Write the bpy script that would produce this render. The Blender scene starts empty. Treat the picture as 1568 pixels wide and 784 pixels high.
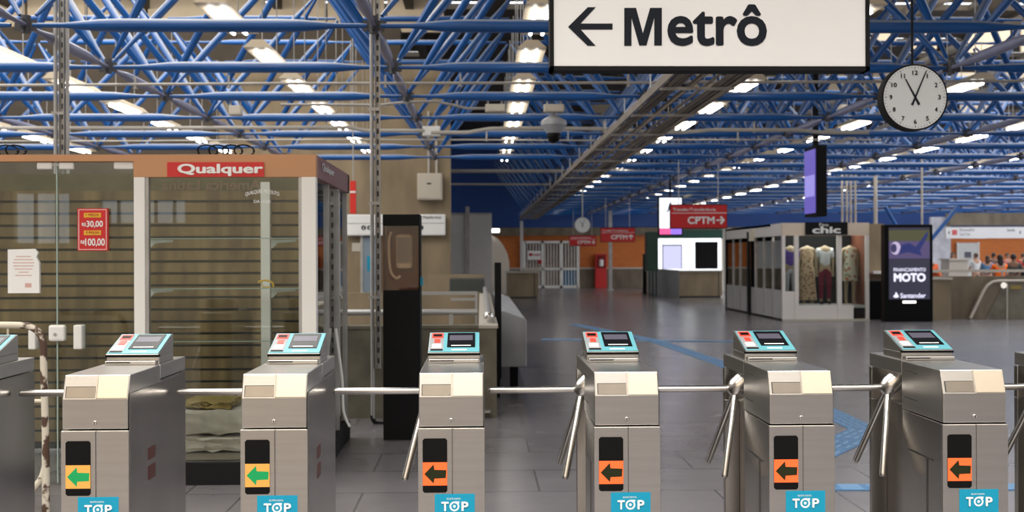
import bpy, bmesh, math, random
from mathutils import Vector, Matrix
random.seed(7)
C = bpy.context.scene.collection
R = math.radians
# ------------------------------------------------------------ camera
FPX, W, H = 1800.0, 1568, 784
CAMZ = 1.6
cam = bpy.data.cameras.new('camera'); camo = bpy.data.objects.new('camera', cam); C.objects.link(camo)
cam.sensor_width = 36.0; cam.lens = FPX / W * 36.0; cam.clip_end = 400
MCAM = Matrix.Rotation(R(-1.56), 4, 'Z') @ Matrix.Rotation(R(90.03), 4, 'X') @ Matrix.Rotation(R(-0.2), 4, 'Z')
camo.matrix_world = Matrix.Translation((0, 0, CAMZ)) @ MCAM
cam.dof.use_dof = True; cam.dof.focus_distance = 5.25; cam.dof.aperture_fstop = 3.8
bpy.context.scene.camera = camo
sc = bpy.context.scene
sc.view_settings.view_transform = 'Standard'; sc.view_settings.look = 'None'
sc.view_settings.gamma = 1.0; sc.view_settings.use_curve_mapping = False
sc.view_settings.exposure = 0.35
sc.render.engine = 'CYCLES'
sc.cycles.max_bounces = 6; sc.cycles.transparent_max_bounces = 12; sc.cycles.sample_clamp_indirect = 4.0
# ------------------------------------------------------------ world and large lights
wd = bpy.data.worlds.new('sky'); sc.world = wd; wd.use_nodes = True
bg = wd.node_tree.nodes['Background']; bg.inputs[0].default_value = (0.93, 0.96, 1.0, 1); bg.inputs[1].default_value = 1.8

def area(name, loc, rot, sx, sy, power, col):
    l = bpy.data.lights.new(name, 'AREA'); l.shape = 'RECTANGLE'; l.size = sx; l.size_y = sy; l.energy = power; l.color = col
    o = bpy.data.objects.new(name, l); C.objects.link(o); o.location = loc; o.rotation_euler = rot
    return o
# added fills, and daylight through the roof monitor over the left bays
area('fill_overhead', (1.0, 1.0, 7.4), (R(14), 0, 0), 18, 3.5, 900, (1.0, 0.96, 0.90)).data.spread = R(95)  # unseen overhead fill added for the turnstile fronts and hanging sign
area('fill_cream_right', (15, 27, 7.3), (R(85), 0, 0), 16, 0.6, 350, (1.0, 0.93, 0.82))  # added fill aimed at the right-hand cream panels
area('fill_back_wall', (0.0, -3.5, 6.8), (R(-58), 0, 0), 18, 3, 1300, (1.0, 0.94, 0.87))  # added fill on the rear wall, for the steel to reflect
area('daylight_roof_left', (-8.0, 14, 7.9), (0, 0, 0), 12, 18, 2100, (1.0, 0.96, 0.88))
area('fill_cream_left', (-12.0, 22.5, 7.3), (R(80), 0, 0), 22, 0.8, 480, (1.0, 0.92, 0.80))  # added fill aimed at the cream panels over the left wall
area('daylight_roof_far', (22, 42, 7.9), (0, 0, 0), 16, 26, 2600, (0.95, 0.97, 1.0))
area('daylight_roof_right', (13, 20, 7.9), (0, 0, 0), 8, 20, 500, (0.97, 0.97, 1.0))

# ------------------------------------------------------------ helpers
def ray(px, py):
    d = MCAM.to_3x3() @ Vector(((px - W / 2) / FPX, -(py - H / 2) / FPX, -1.0)); return d
def at(px, py, Y):                      # the point of the plane y = Y
    d = ray(px, py); t = Y / d.y; return Vector((d.x * t, Y, CAMZ + d.z * t))
def X_(px, Y, py=393): return at(px, py, Y).x
def Z_(py, Y, px=784): return at(px, py, Y).z
def flo(px, py, z=0.0):
    d = ray(px, py); t = (z - CAMZ) / d.z; return Vector((d.x * t, d.y * t, z))

class MB:
    def __init__(s): s.v = []; s.f = []; s.sm = False
    def add(s, vs, fs):
        n = len(s.v); s.v += [tuple(v) for v in vs]; s.f += [tuple(i + n for i in f) for f in fs]; return s
    def box(s, x0, x1, y0, y1, z0, z1):
        return s.add([(x0,y0,z0),(x1,y0,z0),(x1,y1,z0),(x0,y1,z0),(x0,y0,z1),(x1,y0,z1),(x1,y1,z1),(x0,y1,z1)],
              [(3,2,1,0),(4,5,6,7),(0,1,5,4),(1,2,6,5),(2,3,7,6),(3,0,4,7)])
    def hexa(s, v8):
        return s.add(v8, [(3,2,1,0),(4,5,6,7),(0,1,5,4),(1,2,6,5),(2,3,7,6),(3,0,4,7)])
    def lathe(s, p, q, prof, n=12, caps=True):
        p = Vector(p); q = Vector(q); a = (q - p); L = a.length; a.normalize()
        u = a.orthogonal().normalized(); w = a.cross(u); vs = []; fs = []
        for (t, r) in prof:
            for i in range(n):
                th = 2 * math.pi * i / n; vs.append(p + a * (t * L) + (u * math.cos(th) + w * math.sin(th)) * r)
        m = len(prof)
        for k in range(m - 1):
            for i in range(n):
                j = (i + 1) % n; fs.append((k*n+i, k*n+j, (k+1)*n+j, (k+1)*n+i))
        if caps: fs.append(tuple(range(n - 1, -1, -1))); fs.append(tuple((m-1)*n + i for i in range(n)))
        return s.add(vs, fs)
    def tube(s, p, q, r, n=10): return s.lathe(p, q, [(0, r), (1, r)], n)
    def path(s, pts, r, n=10):
        pts = [Vector(p) for p in pts]; vs = []; fs = []; u = None
        for k, p in enumerate(pts):
            a = (pts[min(k+1, len(pts)-1)] - pts[max(k-1, 0)]).normalized()
            u = a.orthogonal().normalized() if u is None else (u - a * u.dot(a)).normalized()
            w = a.cross(u)
            for i in range(n):
                th = 2*math.pi*i/n; vs.append(p + (u*math.cos(th) + w*math.sin(th)) * r)
        for k in range(len(pts)-1):
            for i in range(n):
                j = (i+1) % n; fs.append((k*n+i, k*n+j, (k+1)*n+j, (k+1)*n+i))
        fs.append(tuple(range(n-1, -1, -1))); fs.append(tuple((len(pts)-1)*n+i for i in range(n)))
        return s.add(vs, fs)
    def prism_xz(s, pts, y0, y1):       # polygon (x, z), front at y0
        n = len(pts); vs = [(x, y0, z) for x, z in pts] + [(x, y1, z) for x, z in pts]
        return s.add(vs, [tuple(range(n)), tuple(range(2*n-1, n-1, -1))] + [(i, i+n, (i+1) % n + n, (i+1) % n) for i in range(n)])
    def prism_yz(s, pts, x0, x1):
        n = len(pts); vs = [(x0, y, z) for y, z in pts] + [(x1, y, z) for y, z in pts]
        return s.add(vs, [tuple(range(n)), tuple(range(2*n-1, n-1, -1))] + [(i, i+n, (i+1) % n + n, (i+1) % n) for i in range(n)])
    def prism_xy(s, pts, z0, z1):
        n = len(pts); vs = [(x, y, z0) for x, y in pts] + [(x, y, z1) for x, y in pts]
        return s.add(vs, [tuple(range(n)), tuple(range(2*n-1, n-1, -1))] + [(i, i+n, (i+1) % n + n, (i+1) % n) for i in range(n)])
    def sphere(s, c, r, n=12, m=8, sx=1, sy=1, sz=1):
        vs = []; fs = []
        for k in range(1, m):
            ph = math.pi*k/m
            for i in range(n):
                th = 2*math.pi*i/n
                vs.append((c[0]+r*sx*math.sin(ph)*math.cos(th), c[1]+r*sy*math.sin(ph)*math.sin(th), c[2]+r*sz*math.cos(ph)))
        top = len(vs); vs.append((c[0], c[1], c[2]+r*sz)); vs.append((c[0], c[1], c[2]-r*sz))
        for k in range(m-2):
            for i in range(n):
                j = (i+1) % n; fs.append((k*n+i, (k+1)*n+i, (k+1)*n+j, k*n+j))
        for i in range(n):
            j = (i+1) % n; fs.append((top, i, j)); fs.append((top+1, (m-2)*n+j, (m-2)*n+i))
        return s.add(vs, fs)
    def build(s, name, mat, parent=None, smooth=False, bevel=0, fix=True, **tags):
        me = bpy.data.meshes.new(name); me.from_pydata(s.v, [], s.f)
        if fix:
            bm = bmesh.new(); bm.from_mesh(me); bmesh.ops.recalc_face_normals(bm, faces=bm.faces); bm.to_mesh(me); bm.free()
        me.materials.append(mat)
        if smooth:
            for p in me.polygons: p.use_smooth = True
            try: me.set_sharp_from_angle(angle=R(40))
            except Exception: pass
        o = bpy.data.objects.new(name, me); C.objects.link(o)
        if parent: o.parent = parent
        if bevel:
            b = o.modifiers.new('bevel', 'BEVEL'); b.width = bevel; b.segments = 2; b.limit_method = 'ANGLE'
        for k, v in tags.items(): o[k] = v
        return o
def tag(o, label, cat, group=None, kind=None):
    o['label'] = label; o['category'] = cat
    if group: o['group'] = group
    if kind: o['kind'] = kind
    return o
def empty(name, loc=(0, 0, 0), rz=0, label=None, cat=None, group=None):
    o = bpy.data.objects.new(name, None); C.objects.link(o); o.location = loc; o.rotation_euler = (0, 0, rz); o.empty_display_size = 0.1
    if label: tag(o, label, cat, group)
    return o
def copy_tree(o, parent=None):
    c = o.copy(); C.objects.link(c); c.parent = parent
    for ch in list(o.children): copy_tree(ch, c)
    return c
def struct(o): o['kind'] = 'structure'; return o

def text_shape(body, bold=0.0, res=4):
    cu = bpy.data.curves.new('t', 'FONT'); cu.body = body; cu.size = 1; cu.offset = bold; cu.resolution_u = res
    cu.extrude = 0.0
    o = bpy.data.objects.new('t', cu); C.objects.link(o)
    dg = bpy.context.evaluated_depsgraph_get(); dg.update()
    me = bpy.data.meshes.new_from_object(o.evaluated_get(dg))
    vs = [v.co.copy() for v in me.vertices]; fs = [tuple(p.vertices) for p in me.polygons]
    bpy.data.objects.remove(o); bpy.data.curves.remove(cu); bpy.data.meshes.remove(me)
    return vs, fs
def lettering(body, mat, parent, O, U, V, w, h, bold=0.02, name='lettering', warp=None, mirror=False):
    """letters stretched into the rectangle from O, w along U, h along V"""
    vs, fs = text_shape(body, 0.0)
    if bold > 0:
        bv, bf = vs, fs; vs = []; fs = []
        for i in range(8):
            d = Vector((math.cos(math.pi*i/4)*bold, math.sin(math.pi*i/4)*bold, 0)); n = len(vs)
            vs = vs + [v + d + Vector((0, 0, i*0.0004)) for v in bv]; fs = fs + [tuple(q+n for q in f) for f in bf]
    x0 = min(v.x for v in vs); x1 = max(v.x for v in vs); y0 = min(v.y for v in vs); y1 = max(v.y for v in vs)
    O = Vector(O); U = Vector(U); V = Vector(V); out = []
    for v in vs:
        a = (v.x-x0)/(x1-x0); b = (v.y-y0)/(y1-y0)
        if mirror: a = 1-a
        out.append(O + (warp(a, b, U, V, w, h) if warp else U*(a*w) + V*(b*h)) + U.cross(V)*v.z)
    return MB().add(out, fs).build(name, mat, parent, fix=False)
XU, ZU = (1, 0, 0), (0, 0, 1)

# ------------------------------------------------------------ materials
def mat(name, col, rough=0.5, metal=0.0, noise=0.0, nscale=6.0, bump=0.0, bscale=40.0, stretch=None, emit=None, es=0.0, spec=None, coat=0, col2=None):
    m = bpy.data.materials.new(name); m.use_nodes = True; nt = m.node_tree; N = nt.nodes; L = nt.links
    b = N['Principled BSDF']; b.inputs['Base Color'].default_value = (*col, 1); b.inputs['Roughness'].default_value = rough; b.inputs['Metallic'].default_value = metal
    if spec is not None: b.inputs['Specular IOR Level'].default_value = spec
    if coat: b.inputs['Coat Weight'].default_value = coat
    if noise or bump:
        tc = N.new('ShaderNodeTexCoord'); mp = N.new('ShaderNodeMapping'); L.new(tc.outputs['Object'], mp.inputs[0])
        if stretch: mp.inputs['Scale'].default_value = stretch
    if noise:
        n = N.new('ShaderNodeTexNoise'); n.inputs['Scale'].default_value = nscale; n.inputs['Detail'].default_value = 6; L.new(mp.outputs[0], n.inputs[0])
        r = N.new('ShaderNodeValToRGB'); r.color_ramp.elements[0].position = 0.3; r.color_ramp.elements[1].position = 0.7
        c2 = col2 if col2 else tuple(min(1, c*(1+noise)) for c in col)
        r.color_ramp.elements[0].color = (*(tuple(c*(1-noise) for c in col)), 1); r.color_ramp.elements[1].color = (*c2, 1)
        L.new(n.outputs[0], r.inputs[0]); L.new(r.outputs[0], b.inputs['Base Color'])
    if bump:
        n2 = N.new('ShaderNodeTexNoise'); n2.inputs['Scale'].default_value = bscale; L.new(mp.outputs[0], n2.inputs[0])
        bp = N.new('ShaderNodeBump'); bp.inputs['Strength'].default_value = bump; bp.inputs['Distance'].default_value = 0.01; L.new(n2.outputs[0], bp.inputs['Height']); L.new(bp.outputs[0], b.inputs['Normal'])
    if emit: b.inputs['Emission Color'].default_value = (*emit, 1); b.inputs['Emission Strength'].default_value = es
    return m
def glass(name, tint=(0.92, 0.96, 0.94), refl=0.10, rough=0.0):
    m = bpy.data.materials.new(name); m.use_nodes = True; nt = m.node_tree; N = nt.nodes; L = nt.links
    N.remove(N['Principled BSDF']); out = N['Material Output']
    t = N.new('ShaderNodeBsdfTransparent'); t.inputs[0].default_value = (*tint, 1)
    g = N.new('ShaderNodeBsdfGlossy'); g.inputs['Roughness'].default_value = rough; g.inputs[0].default_value = (1, 1, 1, 1)
    fr = N.new('ShaderNodeFresnel'); fr.inputs[0].default_value = 1.5
    mx = N.new('ShaderNodeMath'); mx.operation = 'ADD'; mx.use_clamp = True; mx.inputs[1].default_value = refl - 0.04; L.new(fr.outputs[0], mx.inputs[0])
    mix = N.new('ShaderNodeMixShader'); L.new(mx.outputs[0], mix.inputs[0]); L.new(t.outputs[0], mix.inputs[1]); L.new(g.outputs[0], mix.inputs[2]); L.new(mix.outputs[0], out.inputs[0])
    return m
def glow(name, col, s): return mat(name, (0.02, 0.02, 0.02), 0.4, emit=col, es=s)
M = {}
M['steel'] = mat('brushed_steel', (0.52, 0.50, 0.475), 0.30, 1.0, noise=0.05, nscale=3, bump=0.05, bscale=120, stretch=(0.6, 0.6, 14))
M['steel_plate'] = mat('reflection_tint_plate', (0.66, 0.58, 0.47), 0.34, 1.0)  # warm reflection put into the plate's base colour
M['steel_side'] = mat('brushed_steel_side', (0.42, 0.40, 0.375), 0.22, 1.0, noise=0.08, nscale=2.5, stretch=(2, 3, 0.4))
M['chrome'] = mat('polished_steel', (0.72, 0.70, 0.67), 0.24, 1.0)
M['seam'] = mat('dark_seam', (0.03, 0.03, 0.03), 0.6)
M['black'] = mat('black_plastic', (0.006, 0.006, 0.006), 0.4, spec=0.10)
M['blackm'] = mat('matt_black', (0.007, 0.007, 0.008), 0.7, spec=0.2)
M['teal'] = mat('teal_reader_face', (0.13, 0.41, 0.48), 0.4)
M['sticker'] = mat('blue_sticker', (0.0, 0.27, 0.43), 0.45)
M['white'] = mat('white_paint', (0.78, 0.77, 0.74), 0.45, noise=0.04, nscale=2)
M['whitel'] = mat('white_lettering', (0.85, 0.85, 0.84), 0.5)
M['red'] = mat('red_plastic', (0.55, 0.02, 0.02), 0.4)
M['redsign'] = mat('red_sign', (0.58, 0.018, 0.02), 0.35)
M['redlit'] = mat('red_led_pad', (0.8, 0.06, 0.04), 0.4, emit=(1, 0.08, 0.04), es=0.25)
M['screen'] = mat('reader_screen', (0.008, 0.008, 0.010), 0.25, spec=0.2)
M['lcd'] = mat('lcd_panel', (0.10, 0.095, 0.13), 0.3, spec=0.3)
M['orange_lit'] = glow('orange_lit_panel', (1.0, 0.11, 0.01), 1.3)
M['yellow_lit'] = glow('amber_lit_panel', (1.0, 0.42, 0.06), 0.85)
M['arrow_dark'] = mat('dark_arrow', (0.015, 0.018, 0.005), 0.6, spec=0.2)
M['arrow_green'] = mat('green_arrow', (0.0, 0.24, 0.07), 0.5, emit=(0, 0.4, 0.1), es=0.15)
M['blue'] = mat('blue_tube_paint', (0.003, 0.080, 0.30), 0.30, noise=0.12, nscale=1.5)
def add_top_grey(m, col, amount):
    # patchy grey mixed into the colour on upward faces of the tubes
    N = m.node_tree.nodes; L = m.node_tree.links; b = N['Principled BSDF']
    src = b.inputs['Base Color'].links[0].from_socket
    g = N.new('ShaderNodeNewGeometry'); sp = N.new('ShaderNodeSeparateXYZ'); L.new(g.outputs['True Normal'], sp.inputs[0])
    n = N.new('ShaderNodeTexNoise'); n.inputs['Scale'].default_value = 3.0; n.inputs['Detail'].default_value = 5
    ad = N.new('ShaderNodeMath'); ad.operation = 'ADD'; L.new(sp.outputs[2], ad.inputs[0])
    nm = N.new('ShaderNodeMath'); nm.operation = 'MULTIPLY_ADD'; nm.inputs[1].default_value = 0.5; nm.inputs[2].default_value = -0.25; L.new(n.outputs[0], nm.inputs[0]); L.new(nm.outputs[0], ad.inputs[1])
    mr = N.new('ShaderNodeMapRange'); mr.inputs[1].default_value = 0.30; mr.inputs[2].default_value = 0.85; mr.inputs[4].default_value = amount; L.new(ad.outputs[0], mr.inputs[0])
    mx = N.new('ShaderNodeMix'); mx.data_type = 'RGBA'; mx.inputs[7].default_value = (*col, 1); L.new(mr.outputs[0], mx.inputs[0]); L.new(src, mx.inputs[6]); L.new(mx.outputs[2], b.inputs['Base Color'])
add_top_grey(M['blue'], (0.42, 0.43, 0.44), 0.8)
M['bluegrey'] = mat('weathered_blue_tube', (0.19, 0.20, 0.31), 0.35, noise=0.2, nscale=3)
M['node'] = mat('dark_node', (0.045, 0.045, 0.055), 0.5)
M['galv'] = mat('galvanised_steel', (0.42, 0.41, 0.40), 0.45, 0.6, noise=0.15, nscale=5)
M['conduit'] = mat('grey_conduit', (0.42, 0.39, 0.35), 0.5, noise=0.1, nscale=3)
M['traycol'] = mat('cable_tray_conduits', (0.20, 0.165, 0.135), 0.55, noise=0.2, nscale=2)
M['housing'] = mat('cream_lamp_housing', (0.62, 0.52, 0.38), 0.5)
M['tubelit'] = glow('lit_fluorescent_tube', (1.0, 0.98, 0.94), 9.0)
M['roof'] = mat('dark_roof_slab', (0.07, 0.055, 0.04), 0.8, noise=0.3, nscale=1.2)
M['cream'] = mat('cream_roof_panel', (0.62, 0.52, 0.38), 0.7, noise=0.12, nscale=1)
M['conc'] = mat('board_marked_concrete', (0.25, 0.195, 0.125), 0.85, noise=0.22, nscale=1.4, bump=0.3, bscale=18, stretch=(1.5, 1.5, 0.5))
M['concd'] = mat('brown_concrete', (0.17, 0.135, 0.095), 0.75, noise=0.3, nscale=1.3, stretch=(2, 2, 0.7))
M['concg'] = mat('grey_green_concrete', (0.15, 0.135, 0.10), 0.8, noise=0.35, nscale=3, bump=0.3, bscale=25)
M['ledge'] = mat('pale_ledge', (0.5, 0.46, 0.4), 0.5)
M['fascia'] = mat('tan_fascia', (0.52, 0.26, 0.125), 0.5, noise=0.04, nscale=2)
M['maroon'] = mat('maroon_fascia', (0.22, 0.07, 0.06), 0.35)
M['glass'] = glass('clear_glass', refl=0.03); M['glassside'] = glass('greenish_side_glass', (0.62, 0.70, 0.68), 0.22)
M['mirrorglass'] = glass('reflective_shop_glass', (0.35, 0.36, 0.36), 0.5)
M['acrylic'] = glass('smoked_acrylic', (0.96, 0.90, 0.85), 0.03)
M['shelfglass'] = mat('glass_shelf_edge', (0.35, 0.45, 0.42), 0.15)
M['rust'] = mat('chipped_white_paint', (0.10, 0.05, 0.03), 0.6, noise=0.2, nscale=9, col2=(0.62, 0.57, 0.47))
M['brownb'] = mat('brown_back_board', (0.20, 0.07, 0.04), 0.5)
for e_, p_ in zip(M['rust'].node_tree.nodes['Color Ramp'].color_ramp.elements, (0.44, 0.49)): e_.position = p_
M['greyp'] = mat('grey_painted_metal', (0.33, 0.34, 0.36), 0.45, noise=0.15, nscale=3)
M['whitewall'] = mat('white_partition', (0.62, 0.61, 0.60), 0.6, noise=0.03)
M['bluedoor'] = mat('blue_grey_door', (0.20, 0.26, 0.32), 0.5)
M['clockface'] = mat('clock_face', (0.70, 0.74, 0.76), 0.35)
M['ink'] = mat('black_ink', (0.010, 0.013, 0.02), 0.6, spec=0.15)
M['signwhite'] = mat('white_sign_panel', (0.80, 0.80, 0.80), 0.4, noise=0.02, nscale=1.5)
M['dkgreen'] = mat('dark_green_paint', (0.01, 0.045, 0.03), 0.5)
M['tactile'] = mat('blue_tactile_paving', (0.10, 0.24, 0.46), 0.5, noise=0.25, nscale=14)
M['skin'] = mat('skin', (0.42, 0.22, 0.14), 0.6); M['skind'] = mat('brown_skin', (0.20, 0.10, 0.06), 0.6)
M['hair'] = mat('dark_hair', (0.012, 0.009, 0.008), 0.6); M['hairb'] = mat('brown_hair', (0.07, 0.035, 0.02), 0.6)
def cloth(n, c): return mat(n, c, 0.85, bump=0.2, bscale=60)

def slat_mat():
    m = mat('brown_slat_board', (0.14, 0.09, 0.035), 0.6, noise=0.35, nscale=2.2, stretch=(3.5, 1, 0.5), col2=(0.25, 0.17, 0.075)); return m
M['slat'] = slat_mat()
def brick_mat(name, c1, c2, mortar, sx=0.25, sz=0.075):
    m = bpy.data.materials.new(name); m.use_nodes = True; N = m.node_tree.nodes; L = m.node_tree.links; b = N['Principled BSDF']
    tc = N.new('ShaderNodeTexCoord'); sp = N.new('ShaderNodeSeparateXYZ'); cb = N.new('ShaderNodeCombineXYZ'); br = N.new('ShaderNodeTexBrick')
    L.new(tc.outputs['Object'], sp.inputs[0]); L.new(sp.outputs[0], cb.inputs[0]); L.new(sp.outputs[2], cb.inputs[1]); L.new(cb.outputs[0], br.inputs[0])
    br.inputs['Scale'].default_value = 1.0; br.inputs['Brick Width'].default_value = sx; br.inputs['Row Height'].default_value = sz; br.inputs['Mortar Size'].default_value = 0.008
    br.inputs['Color1'].default_value = (*c1, 1); br.inputs['Color2'].default_value = (*c2, 1); br.inputs['Mortar'].default_value = (*mortar, 1)
    L.new(br.outputs[0], b.inputs['Base Color']); b.inputs['Roughness'].default_value = 0.7
    return m
M['brick'] = brick_mat('orange_brick', (0.66, 0.19, 0.03), (0.58, 0.15, 0.025), (0.42, 0.13, 0.04))
def floor_mat():
    m = bpy.data.materials.new('polished_granite_tiles'); m.use_nodes = True; N = m.node_tree.nodes; L = m.node_tree.links; b = N['Principled BSDF']
    tc = N.new('ShaderNodeTexCoord'); br = N.new('ShaderNodeTexBrick'); L.new(tc.outputs['Object'], br.inputs[0])
    br.offset = 0.5; br.inputs['Scale'].default_value = 1.0; br.inputs['Brick Width'].default_value = 0.8; br.inputs['Row Height'].default_value = 0.8; br.inputs['Mortar Size'].default_value = 0.009
    br.inputs['Color1'].default_value = (0.19, 0.178, 0.188, 1); br.inputs['Color2'].default_value = (0.165, 0.154, 0.163, 1); br.inputs['Mortar'].default_value = (0.09, 0.085, 0.088, 1)
    n = N.new('ShaderNodeTexNoise'); n.inputs['Scale'].default_value = 2.0; n.inputs['Detail'].default_value = 8; L.new(tc.outputs['Object'], n.inputs[0])
    mx = N.new('ShaderNodeMix'); mx.data_type = 'RGBA'; mx.blend_type = 'OVERLAY'; mx.inputs[0].default_value = 0.18
    L.new(br.outputs[0], mx.inputs[6]); L.new(n.outputs[0], mx.inputs[7]); L.new(mx.outputs[2], b.inputs['Base Color'])
    mr = N.new('ShaderNodeMapRange'); mr.inputs[3].default_value = 0.18; mr.inputs[4].default_value = 0.30; L.new(n.outputs[0], mr.inputs[0]); L.new(mr.outputs[0], b.inputs['Roughness'])
    b.inputs['Specular IOR Level'].default_value = 0.55
    return m
M['floor'] = floor_mat()

# ------------------------------------------------------------ the setting
struct(MB().box(-30, 40, -8, 62, -0.2, 0).build('floor', M['floor']))
YF = 60.0
# roof slab with skylight openings
ZR = 8.0
rf = MB(); xs0, xs1 = -24.0, 34.0
y = -8.0
while y < YF:
    rf.box(xs0, xs1, y, y + 1.5, ZR, ZR + 0.15)
    x = xs0
    while x < xs1:
        gap = 0.95 if random.random() < (0.75 if (x < -2 or x > 9) else 0.0) or abs(y-28.6) < 1 else 0.0
        rf.box(x, x + 1.6 - gap, y + 1.5, y + 2.4, ZR, ZR + 0.15)
        x += 1.6
    y += 2.4
for k in range(18): rf.box(-24 + 3.2*k - 0.2, -24 + 3.2*k, -8, YF, ZR - 0.35, ZR)
struct(rf.build('ceiling', M['roof'], fix=False))
struct(MB().box(-24, 34, -8, 3.5, 7.75, 7.95).build('ceiling_reflector', M['cream']))  # unseen cream panel added for the steel heads to reflect
# behind the camera: plain wall with two windows that show as reflections in the shop glass
wb = MB(); YB = -7.0
wins = [(-9.3, -8.2, 1.9, 2.9), (-7.6, -5.9, 2.3, 2.75)]
wb.box(-30, -9.3, YB-0.2, YB, 0, 3.8); wb.box(-8.2, -7.6, YB-0.2, YB, 0, 3.8); wb.box(-5.9, -0.5, YB-0.2, YB, 0, 3.8)
for a, b, c, d in wins: wb.box(a, b, YB-0.2, YB, 0, c); wb.box(a, b, YB-0.2, YB, d, 3.8)
M['wallcream'] = mat('cream_plaster', (0.52, 0.46, 0.37), 0.8)
wb.box(-30, -0.5, YB-0.2, YB, 3.8, 8)
struct(wb.build('wall_front', M['wallcream'], fix=False))
struct(MB().box(-0.5, 40, YB-0.2, YB, 0, 8).build('wall_entrance', mat('grey_plaster', (0.36, 0.35, 0.35), 0.8)))
for k, (a, b, c, d) in enumerate(wins):
    f = MB()
    for q in range(4 if k else 2): f.box(a + (b-a)*(q+0.9)/(4.6 if k else 2.6), a + (b-a)*(q+0.9)/(4.6 if k else 2.6) + 0.05, YB-0.15, YB-0.05, c, d)
    struct(f.build('window_%d' % (k+1), M['bluedoor']))
# far orange wall
zd = Z_(411, YF); zt = Z_(361, YF); zc = Z_(349, YF)
xl, xr = X_(752, YF), 34.0
struct(MB().box(xl, xr, YF, YF+0.3, zd, zt).build('wall_back', M['brick']))
struct(MB().box(xl-12, xr, YF-0.08, YF+0.3, 0, zd-0.05).build('trim_1', M['concd']))
struct(MB().box(xl, xr, YF-0.15, YF+0.3, zd-0.05, zd+0.03).build('trim_2', M['ledge']))
struct(MB().box(xl-12, xr, YF-0.3, YF+0.3, zt, zc).build('trim_3', M['concd']))
struct(MB().box(xl-14, xl, YF, YF+0.3, 0, zc).build('trim_9', M['whitewall']))
M['bluepanel'] = mat('blue_soffit', (0.01, 0.06, 0.26), 0.45)
struct(MB().box(-24, 34, YF-0.1, YF+0.4, zc, ZR).build('trim_4', M['bluepanel']))
# concrete wall on the left, high beam and cream clerestory panels over it
YW = 27.6; xw = X_(690, YW)
xm = X_(335, YW, 200)
struct(MB().box(xm, xw, YW, YW+0.6, 0, 6.15).build('wall_left', M['conc']))
struct(MB().box(-24, xm, YW+0.3, YW+0.6, 0, 6.15).build('trim_8', M['roof']))  # dark sheet in place of an unlit recess
struct(MB().box(-24, xw-1.2, YW+0.6, YW+1.0, 6.15, 7.1).build('trim_5', M['roof']))
cp = MB()
for k in range(16): cp.box(-24 + 1.45*k, -24 + 1.45*k + 1.38, YW+1.2, YW+1.3, 7.1, ZR)
struct(cp.build('trim_6', M['cream'], fix=False))
rc = MB()
for (yy_, st_) in ((30.5, 6.2), (38.2, 5.0), (46.3, 3.0)):
    x = st_
    while x < 27:
        wd_ = random.uniform(0.5, 1.3)
        if random.random() < 0.7: rc.box(x, x+wd_, yy_, yy_+0.1, 6.85 + random.uniform(0, 0.25), 7.6)
        x += wd_ + random.uniform(0.3, 0.9)
struct(rc.build('trim_10', M['cream'], fix=False))
struct(MB().box(-24.3, -24, 6, YF, 3.2, ZR).build('wall_side', M['cream']))

# ------------------------------------------------------------ space frame
XS, YS, TH = 3.2, 2.4, 2.25
X0, Y0, ZC = -0.98, 10.96, 3.75
frame = empty('space_frame', (0, 0, 0), 0, 'blue tubular space frame spanning under the whole station roof', 'roof truss')
ZT = ZC + TH
def spindle(r, L, n, lo=False):
    e = 0.34 / L; t = 0.85 / L
    if lo: return [(e*0.4, 0.02), (t, r), (1-t, r), (1-e*0.4, 0.02)]
    return [(0.02, 0.022), (e, 0.024), (e+(t-e)*0.3, r*0.62), (e+(t-e)*0.65, r*0.9), (t, r), (1-t, r), (1-e-(t-e)*0.65, r*0.9), (1-e-(t-e)*0.3, r*0.62), (1-e, 0.024), (0.98, 0.022)]
members = {'chord_tube': [], 'depth_chord': [], 'diagonal_tube': [], 'top_chord': [], 'connector_node': []}
def inview(x, y, z, m=160):
    d = MCAM.to_3x3().inverted() @ (Vector((x, y, z)) - Vector((0, 0, CAMZ)))
    if d.z > -1: return False
    px = W/2 + FPX*d.x/(-d.z); py = H/2 - FPX*d.y/(-d.z)
    return -m*3 < px < W+m*3 and -m < py < H
for j in range(-1, 21):
    yy = Y0 + YS*j
    if yy > YF-0.6: break
    for k in range(-9, 11):
        x = X0 + XS*k
        if x > 32 or x < -23: continue
        # the concrete wall closes the left bays
        if yy > YW-0.6 and x < xw + 0.2: continue
        if inview(x+XS/2, yy, ZC, 120): members['chord_tube'].append(((x, yy, ZC), (x+XS, yy, ZC)))
        if yy + YS < (YW-0.6 if x < xw + 0.2 else YF) and inview(x, yy+YS/2, ZC, 100): members['depth_chord'].append(((x, yy, ZC), (x, yy+YS, ZC)))
        if inview(x, yy, ZC, 60): members['connector_node'].append((x, yy, ZC))
        for sx in (-1, 1):
            for sy in (-1, 1):
                q = (x+sx*XS/2, yy+sy*YS/2, ZT)
                if q[1] > YF-0.3 or (q[1] > YW-0.2 and q[0] < xw+0.3): continue
                if inview((x+q[0])/2, (yy+q[1])/2, (ZC+ZT)/2, 140): members['diagonal_tube'].append(((x, yy, ZC), q))
        if inview(x, yy+YS/2, ZT, 60) and yy + YS/2 < YW - 0.5 or (x > xw and inview(x, yy+YS/2, ZT, 60)):
            members['top_chord'].append(((x-XS/2, yy+YS/2, ZT), (x+XS/2, yy+YS/2, ZT)))
RAD = {'chord_tube': 0.062, 'depth_chord': 0.056, 'diagonal_tube': 0.05, 'top_chord': 0.055}
protos = {}
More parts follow.
